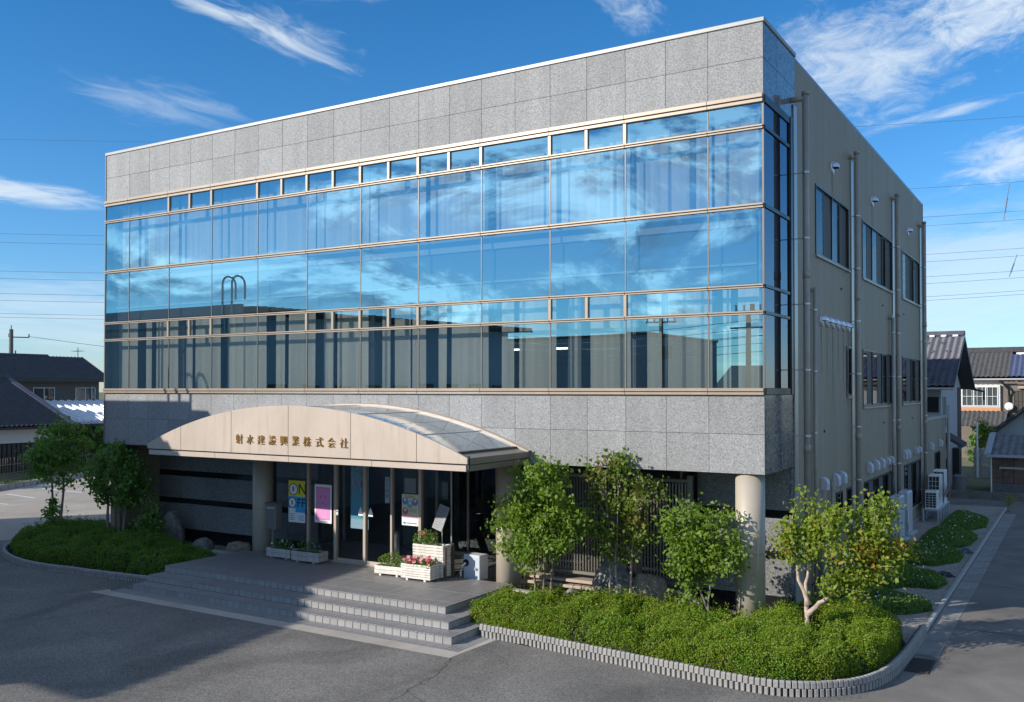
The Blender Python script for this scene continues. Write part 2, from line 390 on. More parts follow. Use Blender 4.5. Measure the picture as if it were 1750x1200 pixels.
# parking bay lines
pm = pmat('worn_white_line', (.70, .69, .66), .8, var=.15)
for i, (x0, y0, x1, y1) in enumerate([(-41.5, 4.9, -37.2, 5.15), (-41.5, 7.6, -38.5, 7.3), (-43.5, 10.3, -38.7, 10.0), (-45, 12.8, -39.5, 12.6)]):
    d = Vector((x1-x0, y1-y0, 0)); n = Vector((-d.y, d.x, 0)).normalized()*.07
    a = Vector((x0, y0, .008)); b = Vector((x1, y1, .008))
    o = MB().face([a-n, b-n, b+n, a+n]).build('parking_line', pm); o['kind'] = 'structure'
def crack(pts, w, z=.006):
    rnd = random.Random(len(pts)); m = MB(); fine = []
    for a, b in zip(pts, pts[1:]):
        for k in range(9): f = k/9; fine.append(Vector((a[0]+(b[0]-a[0])*f+rnd.uniform(-.05, .05), a[1]+(b[1]-a[1])*f+rnd.uniform(-.05, .05), z)))
    for a, b in zip(fine, fine[1:]):
        n = Vector((-(b-a).y, (b-a).x, 0)).normalized()*w*rnd.uniform(.5, 1.2); m.face([a-n, b-n, b+n, a+n])
    o = m.build('asphalt_crack', pmat('crack_dark', (.03, .028, .026), .95)); o['kind'] = 'structure'
crack([(-5.0, -4.7), (-4.6, -5.6), (-4.5, -6.7), (-4.2, -8.0), (-4.6, -9.5)], .006); crack([(-4.5, -6.7), (-3.7, -7.2), (-3.1, -8.3)], .004)
for y in (3.2, 8.6, 14.0, 19.4, 24.8):
    o = MB().face([(3.36, y, .008), (12, y, .008), (12, y+.03, .008), (3.36, y+.03, .008)]).build('lane_joint', pmat('joint_dark', (.05, .047, .043), .95)); o['kind'] = 'structure'
# far kerb of the lot with planting strip
def lot_edge():
    pts = [(-42.2, 5.2), (-43.6, 8.4), (-46.8, 15.4), (-50.6, 23.6), (-53.4, 30)]
    t = thing('concrete_kerb', 'long low concrete kerb at the back of the parking lot', 'kerb')
    blk = MB().box(-.30, .30, -.09, .09, 0, .28).mesh('kerb_block', CONC, .015)
    for a, b in zip(pts, pts[1:]):
        a, b = Vector((*a, 0)), Vector((*b, 0)); L = (b-a).length; n = max(1, round(L/.62))
        for k in range(n):
            link('kerb_block', blk, t, a + (b-a)*((k+.5)/n), (0, 0, math.atan2((b-a).y, (b-a).x)))
    sheet('planting_strip', [(-42.5, 5.0), (-53.7, 30), (-62, 33), (-60, 6), (-50, 3)], .16, EARTH)
lot_edge()

# ------------------------------------------------------------------ office building
OFF = thing('office_building', 'large three storey granite office building with blue mirrored glass bands and arched entrance canopy', 'building', (0, 0, 0))
MW = 2.0207
MX = [-1.2515-(10-i)*MW for i in range(11)]; XL = MX[0]-1.2597
BAYS = [XL] + MX + [0.0]                         # 12 bays
HJ = [XL]                                         # granite joints at half modules
for i in range(10): HJ += [MX[i], MX[i]+MW/2]
HJ += [MX[10], 0.0]
HJ[0] = XL
def panels(x_edges, z_edges, y, mat, name='granite_panel', gap=.007, th=.03, axis='x'):
    cache = {}
    for a, b in zip(x_edges, x_edges[1:]):
        for c, d in zip(z_edges, z_edges[1:]):
            w, h = round(b-a-gap, 4), round(d-c-gap, 4)
            if (w, h) not in cache:
                cache[(w, h)] = (MB().box(-w/2, w/2, 0, th, -h/2, h/2) if axis == 'x' else MB().box(-th, 0, -w/2, w/2, -h/2, h/2)).mesh(name, mat, .003)
            jit = random.uniform(-.0015, .0015)
            loc = ((a+b)/2, y+jit, (c+d)/2) if axis == 'x' else (y+jit, (a+b)/2, (c+d)/2)
            link(name, cache[(w, h)], OFF, loc)
panels(HJ, [11.82, 12.62, 13.40], 0, GRAN)
panels(HJ, [3.54, 4.41, 5.27], 0, GRAN)
# side return: polished granite
panels([.035, 1.05, 2.6], [11.82, 12.62, 13.40], 0, GRANP, axis='y')
panels([.035, 1.05, 2.6], [3.54, 4.41, 5.27], 0, GRANP, axis='y')
# structural shell
sh = MB()
sh.box(XL+.02, -.04, .045, .25, 11.7, 13.38).box(XL+.02, -.04, .045, .25, 3.56, 5.35)     # behind granite
sh.box(-.25, -.04, .25, 2.6, 11.7, 13.38).box(-.25, -.04, .25, 2.6, 3.56, 5.35)
sh.build('backing_wall', SEAL, OFF)
MB().box(XL+.02, -.3, .25, 23.5, 12.9, 13.1).build('roof_slab', CONC, OFF)
MB().box(XL, XL+.2, .26, 23.6, 0, 13.38).build('left_wall', SIDE, OFF)
MB().box(XL, 0, 23.4, 23.6, 0, 13.38).build('rear_wall', SIDE, OFF)
MB().box(XL+.2, -.25, .25, 23.4, 9.02, 9.36).build('floor_slab', INT_M, OFF)
MB().box(XL+.2, -.25, .25, 23.4, 5.0, 5.30).build('floor_slab', INT_M, OFF)
MB().box(XL+.2, -.25, 6.5, 6.6, 5.3, 12.9).build('interior_partition', INT_M, OFF)
MB().box(XL+.02, -.02, .05, 2.1, 3.535, 3.552).build('soffit', pmat('soffit_board', (.16, .145, .125), .6), OFF)
# parapet cap
cap = MB()
cap.box(XL-.03, .03, -.03, .28, 13.40, 13.50).box(-.27, .03, .28, 2.62, 13.40, 13.50)
cap.build('parapet_cap', WHITE_CAP, OFF, .01)
MB().box(-.24, .0, 2.62, 23.62, 13.30, 13.40).build('parapet_cap', pmat('dark_flashing', (.22, .21, .19), .4, .3), OFF, .008)
# glass rows
ROWS = [(5.42, 7.02, 'w'), (7.10, 7.60, 't'), (7.68, 9.34, 's'), (9.44, 11.06, 'w'), (11.15, 11.64, 't')]
SPLIT = {7.10: (2, 5, 6, 9), 11.15: (2, 4, 5, 6, 7, 9)}
rail_cache = {}
def rail(a, b, z0, z1, big=False):
    w = round(b-a-.006, 4); key = (w, z0, z1)
    if key not in rail_cache:
        h = z1-z0; m = MB()
        if big:
            m.box(-w/2, w/2, -.09, .03, h*.52, h).box(-w/2, w/2, -.05, .03, h*.40, h*.52, 1).box(-w/2, w/2, -.07, .03, 0, h*.40)
        else:
            m.box(-w/2, w/2, -.07, .03, h*.58, h).box(-w/2, w/2, -.03, .03, h*.40, h*.58, 1).box(-w/2, w/2, -.055, .03, 0, h*.40)
        rail_cache[key] = m.mesh('window_rail', [BEIGE, SEAL], .004)
    link('window_rail', rail_cache[key], OFF, ((a+b)/2, 0, z0))
for z0, z1, big in ((5.27, 5.42, True), (7.02, 7.10, False), (7.60, 7.68, False), (9.34, 9.44, False), (11.06, 11.15, False), (11.64, 11.82, True)):
    for a, b in zip(BAYS, BAYS[1:]): rail(a, b, z0, z1, big)
pane_cache = {}
def pane(a, b, z0, z1):
    w, h = round(b-a, 4), round(z1-z0, 4)
    if (w, h) not in pane_cache: pane_cache[(w, h)] = MB().box(-w/2, w/2, 0, .012, -h/2, h/2).mesh('glass_pane', GLASS_B)
    link('glass_pane', pane_cache[(w, h)], OFF, ((a+b)/2, .004, (z0+z1)/2), (random.uniform(-.0022, .0022), 0, random.uniform(-.0025, .0025)))
mull_cache = {}
def mullion(x, z0, z1, thick):
    key = (round(z1-z0, 3), thick)
    if key not in mull_cache:
        h = z1-z0
        m = MB().box(-.04, .04, -.045, .03, 0, h).box(-.07, -.04, -.01, .03, 0, h, 1) if thick else MB().box(-.014, .014, -.006, .03, 0, h)
        mull_cache[key] = m.mesh('mullion', [BEIGE, DARKF] if thick else BRONZE, .003)
    link('mullion', mull_cache[key], OFF, (x, 0, z0))
for z0, z1, kind in ROWS:
    for i, (a, b) in enumerate(zip(BAYS, BAYS[1:])):
        edges = [a, b]
        if kind == 't' and i in SPLIT[z0]: edges = [a, (a+b)/2, b]
        for p, q in zip(edges, edges[1:]): pane(p+.014, q-.014, z0, z1)
        if len(edges) == 3: mullion((a+b)/2, z0, z1, True)
    for i, x in enumerate(MX):
        mullion(x, z0, z1, kind == 't' and (i in SPLIT[z0] or i+1 in SPLIT[z0]))
MB().box(-.035, .012, -.012, .035, 5.27, 11.82).build('corner_post', BRONZE, OFF, .004)
MB().box(XL-.03, XL+.02, -.02, .26, 3.54, 13.40).build('corner_post', BRONZE, OFF, .004)
# side return glazing
for z0, z1, kind in ROWS:
    MB().box(-.014, 0, .04, 2.04, z0, z1).build('glass_pane', GLASS_S, OFF)
for z0, z1, kind in ROWS: MB().box(-.13, -.09, .06, 2.04, z0-.02, z1+.02).build('side_blind', pmat('side_blind_cloth', (.16, .16, .165), .8), OFF)
for z0, z1 in ((5.27, 5.42), (7.02, 7.10), (7.60, 7.68), (9.34, 9.44), (11.06, 11.15), (11.64, 11.82)): MB().box(-.05, .03, .036, 2.04, z0+.005, z1-.005).build('side_rail', DARKF, OFF, .004)
MB().box(-.06, .05, 2.041, 2.20, 5.272, 11.818).build('side_post', DARKF, OFF, .004)
MB().box(-.06, .005, 2.201, 2.60, 5.275, 11.815).build('side_return_panel', BLACKG, OFF)
# spandrel backing, blinds, columns and lamps inside
MB().box(XL+.2, -.25, .30, .34, 7.75, 9.02).build('spandrel_panel', pmat('spandrel_grey', (.10, .12, .14), .8), OFF)
MB().box(XL+.2, -.25, .26, 6.5, 8.15, 8.2).build('ceiling_panel', INT_M, OFF)
MB().box(XL+.2, -.25, .26, 6.5, 12.0, 12.05).build('ceiling_panel', INT_M, OFF)
def blinds(a, b, z0, z1, skip, tilt, seed):
    rnd = random.Random(seed); m = MB(); x = a+.06
    while x < b-.08:
        u = (x-a)/(b-a)
        if not any(p < u < q for p, q in skip):
            an = tilt + rnd.uniform(-.12, .12)
            if rnd.random() < .05: an += .5
            dx, dy = .047*math.cos(an), .047*math.sin(an); y = .42
            sway = rnd.uniform(-.012, .012)
            m.face([(x-dx, y-dy, z1), (x+dx, y+dy, z1), (x+dx+sway, y+dy, z0), (x-dx+sway, y-dy, z0)])
        x += .088
    m.box(a+.04, b-.04, .40, .46, z1, z1+.05)
    m.build('vertical_blind', BLIND, OFF)
for i, (a, b) in enumerate(zip(BAYS, BAYS[1:])):
    rnd = random.Random(40+i)
    s = [(0, rnd.uniform(.12, .24))]
    if rnd.random() < .6: p = rnd.uniform(.30, .36); s.append((p, p+rnd.uniform(.06, .14)))
    if i == 6: s.append((.70, .76))
    blinds(a, b, 5.36, 7.66, s, .25, i)
    s = [(0, rnd.uniform(.0, .09))]
    blinds(a, b, 9.40, 11.75, s, .35, 70+i)
for i in range(1, 11, 4):
    MB().box(MX[i]-.55, MX[i]-.05, .7, 1.1, 5.3, 12.9).build('interior_column', INT_M, OFF)
lampm = bpy.data.materials.new('lit_tube'); lampm.use_nodes = True
lb = lampm.node_tree.nodes['Principled BSDF']; lb.inputs['Emission Color'].default_value = (1, .97, .9, 1); lb.inputs['Emission Strength'].default_value = 5
for x in (-7.2, -6.0): MB().box(x-.3, x+.3, 1.6, 1.68, 6.45, 6.49).build('ceiling_lamp', lampm, OFF)

# ---- ground floor: striped granite walls, glazing, columns
def striped(x0, x1, y, zb, jx):
    for (za, zc) in ((.0, .50), (1.38, 1.56), (2.34, 2.53)):
        MB().box(x0, x1, y-.006, y+.05, za, zc).build('black_band', BLACKG, OFF)
    edges = [x0]
    while edges[-1]+jx < x1-.2: edges.append(edges[-1]+jx)
    edges.append(x1)
    for (za, zc) in ((.50, 1.38), (1.56, 2.34), (2.53, 3.53)): panels(edges, [za, zc], y, GRANW)
striped(-22.72, -14.9, 2.1, 0, 1.3)
striped(-2.3, -.04, 2.1, 0, 1.13)
MB().box(-22.72, -14.9, 2.15, 2.3, 0, 3.53).build('ground_wall', SEAL, OFF)
MB().box(-2.3, -.05, 2.15, 2.6, 0, 3.53).build('ground_wall', SEAL, OFF)
for (za, zc), mt in (((0, .50), BLACKG), ((.50, 1.38), GRANP), ((1.38, 1.56), BLACKG), ((1.56, 2.34), GRANP), ((2.34, 2.53), BLACKG), ((2.53, 3.53), GRANP)):
    MB().box(-.04, 0 if mt is GRANP else .004, 2.11, 2.6, za+.003, zc-.003).build('granite_panel' if mt is GRANP else 'black_band', mt, OFF)
# glazed ground-floor wall behind the louvres
g = MB()
for x in (-8.3, -7.0, -5.6, -4.2, -2.9, -2.33): g.box(x-.03, x+.03, 2.55, 2.65, .5, 3.53)
g.box(-8.3, -2.3, 2.55, 2.65, 3.40, 3.53).box(-8.3, -2.3, 2.55, 2.65, .5, .60)
g.build('window_frame', BEIGE_P, OFF)
MB().box(-8.3, -2.3, 2.60, 2.612, .6, 3.4).build('glass_pane', GLASS_C, OFF)
MB().box(-11.5, -8.62, 2.75, 2.97, .502, .60).build('window_sill', BEIGE_P, OFF, .01); MB().box(-8.6, -2.3, 2.40, 3.0, 0, .5).build('window_sill', BEIGE_P, OFF, .01)
MB().box(-8.6, -2.3, 4.6, 4.7, .0, 3.53).build('interior_partition', INT_M, OFF)
MB().box(-14.9, 0, 3.0, 9, .44, .49).build('interior_floor', INT_F, OFF)
MB().box(-14.9, -.3, 8.9, 9.0, .49, 3.53).build('interior_partition', INT_D, OFF)
MB().box(-14.9, -14.8, 2.3, 9.0, .49, 3.53).build('interior_partition', INT_D, OFF)
def column(x, y, label=None):
    m = MB(); n = 40; r = .32
    m.tube([(x, y, .0), (x, y, 3.53)], r, n)
    o = m.build('column', COLM, OFF); me = o.data
    for p in me.polygons: p.use_smooth = len(p.vertices) == 4
    q = MB().tube([(x, y, 1.78), (x, y, 1.786)], r+.0025, n); q.build('column_joint', SEAL, o)
for x in (-15.5, -6.72, -.44): column(x, .37)

# ---- entrance vestibule
VX = [-14.75, -13.36, -12.31, -11.23, -10.28, -9.31, -8.30]
MB().box(-14.8, -8.25, .06, 2.999, .0, .50).build('vestibule_floor', pmat('lobby_tile', (.27, .26, .25), .25, obvar=0, var=.1), OFF)
for i, x in enumerate(VX):
    w = .045 if i in (2, 3, 5) else .03
    if i < 6: MB().box(x-w, x+w, .03, .15, .501, 3.53).build('door_mullion', BEIGE_P if i not in (0,) else DARKF, OFF, .004)
    else: MB().box(x-.014, x+.014, .06, .09, .501, 3.53).build('door_mullion', STEEL, OFF)
for i, (a, b) in enumerate(zip(VX, VX[1:])):
    if i in (2, 3):
        dr = MB().box(a+.05, b-.05, .085, .095, .62, 3.45).build('sliding_door', GLASS_C, OFF)
        MB().box(a+.05, b-.05, .07, .11, .52, .62).build('door_rail', BEIGE_P, dr, .004)
    else:
        MB().box(a+.03, b-.02, .085, .095, .52, 3.5).build('glass_pane', GLASS_C, OFF)
MB().box(-13.3, -8.3, .02, .14, .501, .545).build('door_sill', BEIGE_P, OFF)
MB().box(-8.305, -8.293, .1, 2.5, .51, 3.5).build('glass_pane', GLASS_C, OFF)
for x in (-14.6, -12.6, -10.9, -9.75, -8.75): MB().box(x-.035, x+.035, 2.98, 3.06, .5, 3.49).build('inner_mullion', BEIGE_P, OFF)
MB().box(-14.8, -8.6, 3.01, 3.022, .55, 3.5).build('glass_pane', GLASS_C, OFF)
MB().box(-14.8, -8.25, .15, 3.0, 3.50, 3.534).build('vestibule_ceiling', INT_D, OFF)
MB().box(-12.5, -11.7, 3.4, 3.6, .5, 3.4).build('lobby_pillar', INT_M, OFF)
MB().box(-10.6, -8.9, 5.6, 6.2, .5, 1.55).build('reception_counter', pmat('counter_wood', (.22, .15, .09), .4), OFF, .02)
MB().box(-8.24, -8.20, .1, 2.4, .0, .44).build('vestibule_plinth', CONC, OFF)
for x, y in ((-13.9, 1.2), (-11.9, 1.0), (-9.8, 1.0)): MB().tube([(x, y, 3.47), (x, y, 3.5)], .07, 12).build('downlight', lampm, OFF)

# ---- arched canopy
CX = -11.33; HS = 5.48; ZE = 3.85; ZC = 4.98; YF = -2.8
RAD = (HS**2 + (ZC-ZE)**2)/(2*(ZC-ZE))
def arch(u, lift=0): return ZC - RAD + math.sqrt(max(0, (RAD+lift)**2 - u*u))
def fascia_mat():
    m = bpy.data.materials.new('stained_fascia'); m.use_nodes = True; T = NT(m.node_tree); b = T.n['Principled BSDF']
    g = T.node('ShaderNodeNewGeometry').outputs['Position']
    dr = T.noise(T.mapping(g, (5.5, 1, .55)), 1.0, 6, .65); cl = T.noise(g, .9, 5, .6, .4)
    c = T.mix(T.maprange(cl, .35, .65), (.47, .385, .31), (.535, .44, .355))
    c = T.mix(T.math('MULTIPLY', T.maprange(dr, .52, .74, 0, .7), T.maprange(cl, .3, .6, .3, 1)), c, (.33, .265, .205))
    T.put(b.inputs['Base Color'], c); b.inputs['Roughness'].default_value = .42; b.inputs['Metallic'].default_value = .1; return m
FASC = fascia_mat()
JO = [-HS, -4.06, -2.07, 0, 2.07, 4.06, HS]
for a, b in zip(JO, JO[1:]):
    n = 10; us = [a+.006+(b-a-.012)*k/n for k in range(n+1)]
    m = MB().prism([(CX+us[0], 3.72)] + [(CX+us[-1], 3.72)] + [(CX+u, arch(u)) for u in us[::-1]], 'y', YF, YF+.06)
    m.build('fascia_panel', FASC, OFF, .004)
MB().box(CX-HS, CX+HS, YF+.05, YF+.10, 3.60, 4.90-1.0).build('fascia_backing', SEAL, OFF)
m = MB(); us = [-HS+2*HS*k/40 for k in range(41)]
m.prism([(CX-HS+.05, 3.70), (CX+HS-.05, 3.70)] + [(CX+u, arch(u)-.03) for u in us[::-1][1:-1]], 'y', YF+.065, YF+.10); m.build('fascia_backing', SEAL, OFF)
for k in range(4):
    a = CX-HS+.05+k*(2*HS-.1)/4; b = a+(2*HS-.1)/4
    MB().box(a+.003, b-.003, YF+.02, YF+.10, 3.55, 3.685).build('fascia_rail', BEIGE_P, OFF, .006)
MB().box(CX-HS+.08, CX+HS-.08, YF+.1, 0, 3.552, 3.60).build('canopy_soffit', pmat('canopy_soffit_paint', (.40, .34, .28), .5), OFF)
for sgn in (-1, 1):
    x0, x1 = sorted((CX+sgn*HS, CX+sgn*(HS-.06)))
    MB().box(x0, x1, YF+.061, -.002, 3.70, 3.845).build('side_fascia', pmat('shaded_fascia_beige', (.20, .165, .13), .45, .1), OFF, .004)  # fascia beige darkened to paint in the shade on the canopy ends
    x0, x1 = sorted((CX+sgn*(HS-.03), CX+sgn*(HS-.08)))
    MB().box(x0, x1, YF+.10, -.002, 3.55, 3.685).build('side_fascia', pmat('shaded_fascia_beige', (.33, .275, .225), .45, .1), OFF, .004)
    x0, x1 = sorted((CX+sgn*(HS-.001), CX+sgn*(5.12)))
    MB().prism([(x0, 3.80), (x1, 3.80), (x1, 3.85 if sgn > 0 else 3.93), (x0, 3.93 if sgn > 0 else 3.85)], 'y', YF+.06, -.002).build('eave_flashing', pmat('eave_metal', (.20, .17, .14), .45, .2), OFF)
    xx = CX+sgn*5.12
    MB().box(xx-.03, xx+.03, YF+.08, -.03, arch(5.12)-.10, arch(5.12)-.03).build('glazing_sill', DARKF, OFF)
# curved glazing in strips, each pane its own, and mullions
PU = [-5.10, -3.2, -2.07, -.95, 0, .95, 2.07, 3.2, 5.10]
for a, b in zip(PU, PU[1:]):
    for y0, y1 in ((YF+.07, -1.42), (-1.40, -.12)):
        m = MB(); n = 6
        us = [a+.008+(b-a-.016)*k/n for k in range(n+1)]
        for u, w in zip(us, us[1:]):
            m.face([(CX+u, y0, arch(u)-.035), (CX+w, y0, arch(w)-.035), (CX+w, y1, arch(w)-.035), (CX+u, y1, arch(u)-.035)])
        m.build('canopy_pane', ROOFGL, OFF, smooth=True)
m = MB(); us = [-5.12+10.24*k/40 for k in range(41)]
for u, w in zip(us, us[1:]): m.face([(CX+u, YF+.1, arch(u)-.10), (CX+w, YF+.1, arch(w)-.10), (CX+w, -.1, arch(w)-.10), (CX+u, -.1, arch(u)-.10)])
m.build('canopy_deck', pmat('deck_grey', (.16, .165, .17), .6), OFF)
for u in (-4.06, -2.07, 0, 2.07, 4.06):
    MB().box(CX+u-.02, CX+u+.02, YF+.07, -.12, arch(u)-.06, arch(u)-.025).build('glazing_bar', STEEL, OFF)
m = MB(); us = [-HS+2*HS*k/48 for k in range(49)]
for u, w in zip(us, us[1:]):
    m.face([(CX+u, -.13, arch(u)+.01), (CX+w, -.13, arch(w)+.01), (CX+w, -.002, arch(w)+.03), (CX+u, -.002, arch(u)+.03)])
    m.face([(CX+u, -.13, arch(u)-.06), (CX+w, -.13, arch(w)-.06), (CX+w, -.13, arch(w)+.01), (CX+u, -.13, arch(u)+.01)])
m.build('wall_flashing', BEIGE_P, OFF)
for k, ch in enumerate('射水建設興業株式会社'):
    me = text_mesh(ch, .27, GOLD, .012, bold=-.0035)
    x = -13.08 + k*(3.62/9)
    link('sign_letter', me, OFF, (x, YF-.022, 4.07+random.uniform(-.006, .006)), (math.pi/2, 0, 0))

# ---- side wall with openings (plane X=0, Y 2.6..23.6)
OPEN = [(4.55, 8.55, 8.86, 10.72), (10.5, 15.85, 8.86, 10.72), (18.0, 22.6, 8.86, 10.72),
        (8.15, 8.88, 5.16, 6.65), (10.5, 15.7, 4.82, 6.65), (17.9, 22.6, 4.82, 6.65),
        (6.72, 7.55, 1.5, 2.53), (8.1, 8.7, 1.5, 2.53), (10.6, 15.9, .66, 2.50), (18.2, 22.55, .66, 2.49)]
OPEN = [(a, b, c+.02, d) for a, b, c, d in OPEN]
def wall_open(mb, y0, y1, z0, z1, ops, x, depth):
    ys = sorted({y0, y1, *[o[0] for o in ops], *[o[1] for o in ops]}); zs = sorted({z0, z1, *[o[2] for o in ops], *[o[3] for o in ops]})
    for a, b in zip(ys, ys[1:]):
        for c, d in zip(zs, zs[1:]):
            cy, cz = (a+b)/2, (c+d)/2
            if any(o[0] < cy < o[1] and o[2] < cz < o[3] for o in ops): continue
            mb.face([(x, a, c), (x, b, c), (x, b, d), (x, a, d)])
    for a, b, c, d in ops:
        mb.face([(x, a, c), (x, a, d), (x-depth, a, d), (x-depth, a, c)]); mb.face([(x, b, c), (x-depth, b, c), (x-depth, b, d), (x, b, d)])
        mb.face([(x, a, c), (x-depth, a, c), (x-depth, b, c), (x, b, c)]); mb.face([(x, a, d), (x, b, d), (x-depth, b, d), (x-depth, a, d)])
# vertical sandwich panels, one object for each, split at the columns
YE = [2.6, 9.35, 16.6, 23.6]
pe = [2.601]
while pe[-1] < 23.5: pe.append(min(23.6, pe[-1]+.9545))
for a, b in zip(pe, pe[1:]):
    ops = []
    for o in OPEN:
        lo, hi = max(o[0], a), min(o[1], b)
        if hi-lo > .01: ops.append((lo, hi, o[2], o[3]))
    cells = []; e = .003
    ys = sorted({a+e, b-e, *[min(max(o[0], a+e), b-e) for o in ops], *[min(max(o[1], a+e), b-e) for o in ops]})
    zs = sorted({.12, 13.30, *[o[2] for o in ops], *[o[3] for o in ops]})
    for p, q in zip(ys, ys[1:]):
        for c, d in zip(zs, zs[1:]):
            cy, cz = (p+q)/2, (c+d)/2
            if any(o[0] <= cy <= o[1] and o[2] <= cz <= o[3] for o in ops): continue
            cells.append((p, q, c, d))
    merged = []                                   # stack cells of one column into one tall piece
    for c0 in sorted(cells):
        if merged and merged[-1][0] == c0[0] and merged[-1][1] == c0[1] and abs(merged[-1][3]-c0[2]) < 1e-6: merged[-1] = (c0[0], c0[1], merged[-1][2], c0[3])
        else: merged.append(c0)
    rows = []
    for c0 in sorted(merged, key=lambda r: (r[2], r[3], r[0])):
        if rows and rows[-1][2:] == c0[2:] and abs(rows[-1][1]-c0[0]) < 1e-6: rows[-1] = (rows[-1][0], c0[1], c0[2], c0[3])
        else: rows.append(c0)
    for p, q, c, d in rows: MB().box(-.06, 0, p, q, c, d).build('wall_panel', SIDE, OFF)
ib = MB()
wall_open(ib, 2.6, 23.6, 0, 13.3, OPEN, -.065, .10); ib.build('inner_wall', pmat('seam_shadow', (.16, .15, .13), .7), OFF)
MB().box(-.02, .03, 2.6, 23.6, 0, .118).build('wall_base', CONC, OFF)
def side_window(y0, y1, z0, z1, n, parent=OFF, x=0.0, panes_light=True):
    f = MB(); t = .05
    f.box(x-.10, x+.025, y0, y1, z0, z0+t).box(x-.10, x+.025, y0, y1, z1-t, z1).box(x-.10, x+.025, y0, y0+t, z0+t, z1-t).box(x-.10, x+.025, y1-t, y1, z0+t, z1-t)
    fo = f.build('window_frame', DARKF, parent, .004)
    MB().box(x-.02, x+.06, y0-.04, y1+.04, z0-.06, z0-.004).build('window_sill', PIPE, fo, .005)
    w = (y1-y0-2*t)/n
    for k in range(n):
        a = y0+t+k*w; xo = x-.035 if k % 2 == 0 else x-.065
        s = MB(); q = .035
        s.box(xo-.015, xo+.015, a, a+q, z0+t, z1-t).box(xo-.015, xo+.015, a+w-q, a+w, z0+t, z1-t).box(xo-.015, xo+.015, a+q, a+w-q, z0+t, z0+t+q).box(xo-.015, xo+.015, a+q, a+w-q, z1-t-q, z1-t)
        if n >= 4 and k % 2: s.box(xo-.01, xo+.01, a+q, a+w-q, (z0+z1)/2-.02, (z0+z1)/2+.02)
        s.build('sash', DARKF, fo)
        MB().box(xo-.004, xo+.004, a+q, a+w-q, z0+t+q, z1-t-q).build('pane', GLASS_W, fo)
        if n >= 4 and k % 2: MB().box(xo+.012, xo+.016, a+q, a+w-q, z0+t+q, z1-t-q).build('insect_screen', pmat('screen_mesh', (.085, .08, .072), .7), fo)
        if k in (0, 2) and n >= 4: MB().box(xo-.13, xo-.125, a, a+w*.8, z0+.05, z1-.05).build('curtain', pmat('curtain_white', (.72, .72, .70), .8), fo)
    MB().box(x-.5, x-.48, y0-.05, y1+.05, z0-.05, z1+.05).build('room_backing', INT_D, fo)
for (a, b, c, d) in OPEN: side_window(a+.004, b-.004, c+.004, d-.004, 1 if b-a < 1 else (6 if b-a > 5 else 4))
# downpipes
def downpipe(y, x=.20, top=12.4, r=.075, elbow=True, zb=.15):
    m = MB()
    m.tube([(x, y, zb), (x, y, top)], r, 14)
    if elbow:
        m.tube([(-.05, y, top-.14), (x, y, top-.14)], r*.9, 12)
        m.tube([(x, y, top-.06), (x, y, top+.02)], r*1.2, 14); m.tube([(x, y, 3.9), (x, y, 4.1)], r*1.12, 14); m.tube([(x, y, 8.0), (x, y, 8.2)], r*1.12, 14)
    o = m.build('downpipe', PIPE, OFF, smooth=True)
    br = MB().tube([(-x-.02, 0, 0), (0, 0, 0)], .012, 6).tube([(0, 0, -.02), (0, 0, .02)], r*1.12, 14).mesh('bracket', STEEL)
    z = 1.2
    while z < top-.4: link('pipe_bracket', br, o, (x, y, z)); z += 1.55
    for p in o.data.polygons: p.use_smooth = len(p.vertices) == 4
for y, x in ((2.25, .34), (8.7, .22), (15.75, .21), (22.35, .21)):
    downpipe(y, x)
    MB().box(.001, .035, y+.12, y+.42, .12, 12.2).build('sky_gleam_strip', pmat('sky_gleam_paint', (.42, .39, .35), .3, .15), OFF, .01)  # pale strip painted in for the sky's reflection on the wall by each pipe
downpipe(4.05, .10, 7.97, .05, False)
MB().tube([(.0, 4.05, 7.9), (.10, 4.05, 7.9), (.10, 4.05, 7.97)], .05, 10).build('pipe_elbow', PIPE, OFF)
downpipe(15.25, .12, 7.95, .055, False)
MB().tube([(.0, 15.1, 7.95), (.14, 15.1, 7.95)], .09, 12).build('pipe_elbow', PIPE, OFF)
MB().tube([(.10, 5.9, 1.0), (.10, 5.9, 2.75)], .05, 10).tube([(.10, 5.9, 2.7), (.10, 5.9, 2.95)], .075, 10).build('vent_pipe', PIPE, OFF)
# hoods
def hood_mesh(r, mat, deep=False):
    m = MB(); n = 10; rings = []
    for i in range(6):
        t = i/5*math.pi/2
        rings.append([(r*1.15*math.sin(t), r*math.cos(t)*0 + r*math.cos(math.pi*k/n)*(.35+.65*math.cos(t)) if False else r*math.cos(math.pi*k/n)*math.cos(t)**.5 if t < 1.5 else 0.0, r*math.sin(math.pi*k/n)*(math.cos(t)**.5 if t < 1.5 else 0)) for k in range(n+1)])
    for a, b in zip(rings, rings[1:]):
        for k in range(n): m.face([a[k], a[k+1], b[k+1], b[k]])
    m.tube([(-.02, 0, 0), (.03, 0, 0)], r*1.05, 16)
    m.face([(p[0]*.9+.004, p[1]*.93, -.004) for p in ([rings[i][0] for i in range(6)] + [rings[i][-1] for i in range(5, -1, -1)])], 1)
    return m.mesh('vent_hood', [mat, BLACK], smooth=True)
H1 = hood_mesh(.17, HOOD); H2 = hood_mesh(.15, HOOD)
for y, z in ((6.5, 11.5), (12.19, 11.55), (19.47, 11.6)): link('vent_hood', H1, OFF, (0, y, z))
for k in range(6): link('vent_hood', H2, OFF, (0, 5.15+k*.66, 7.2))
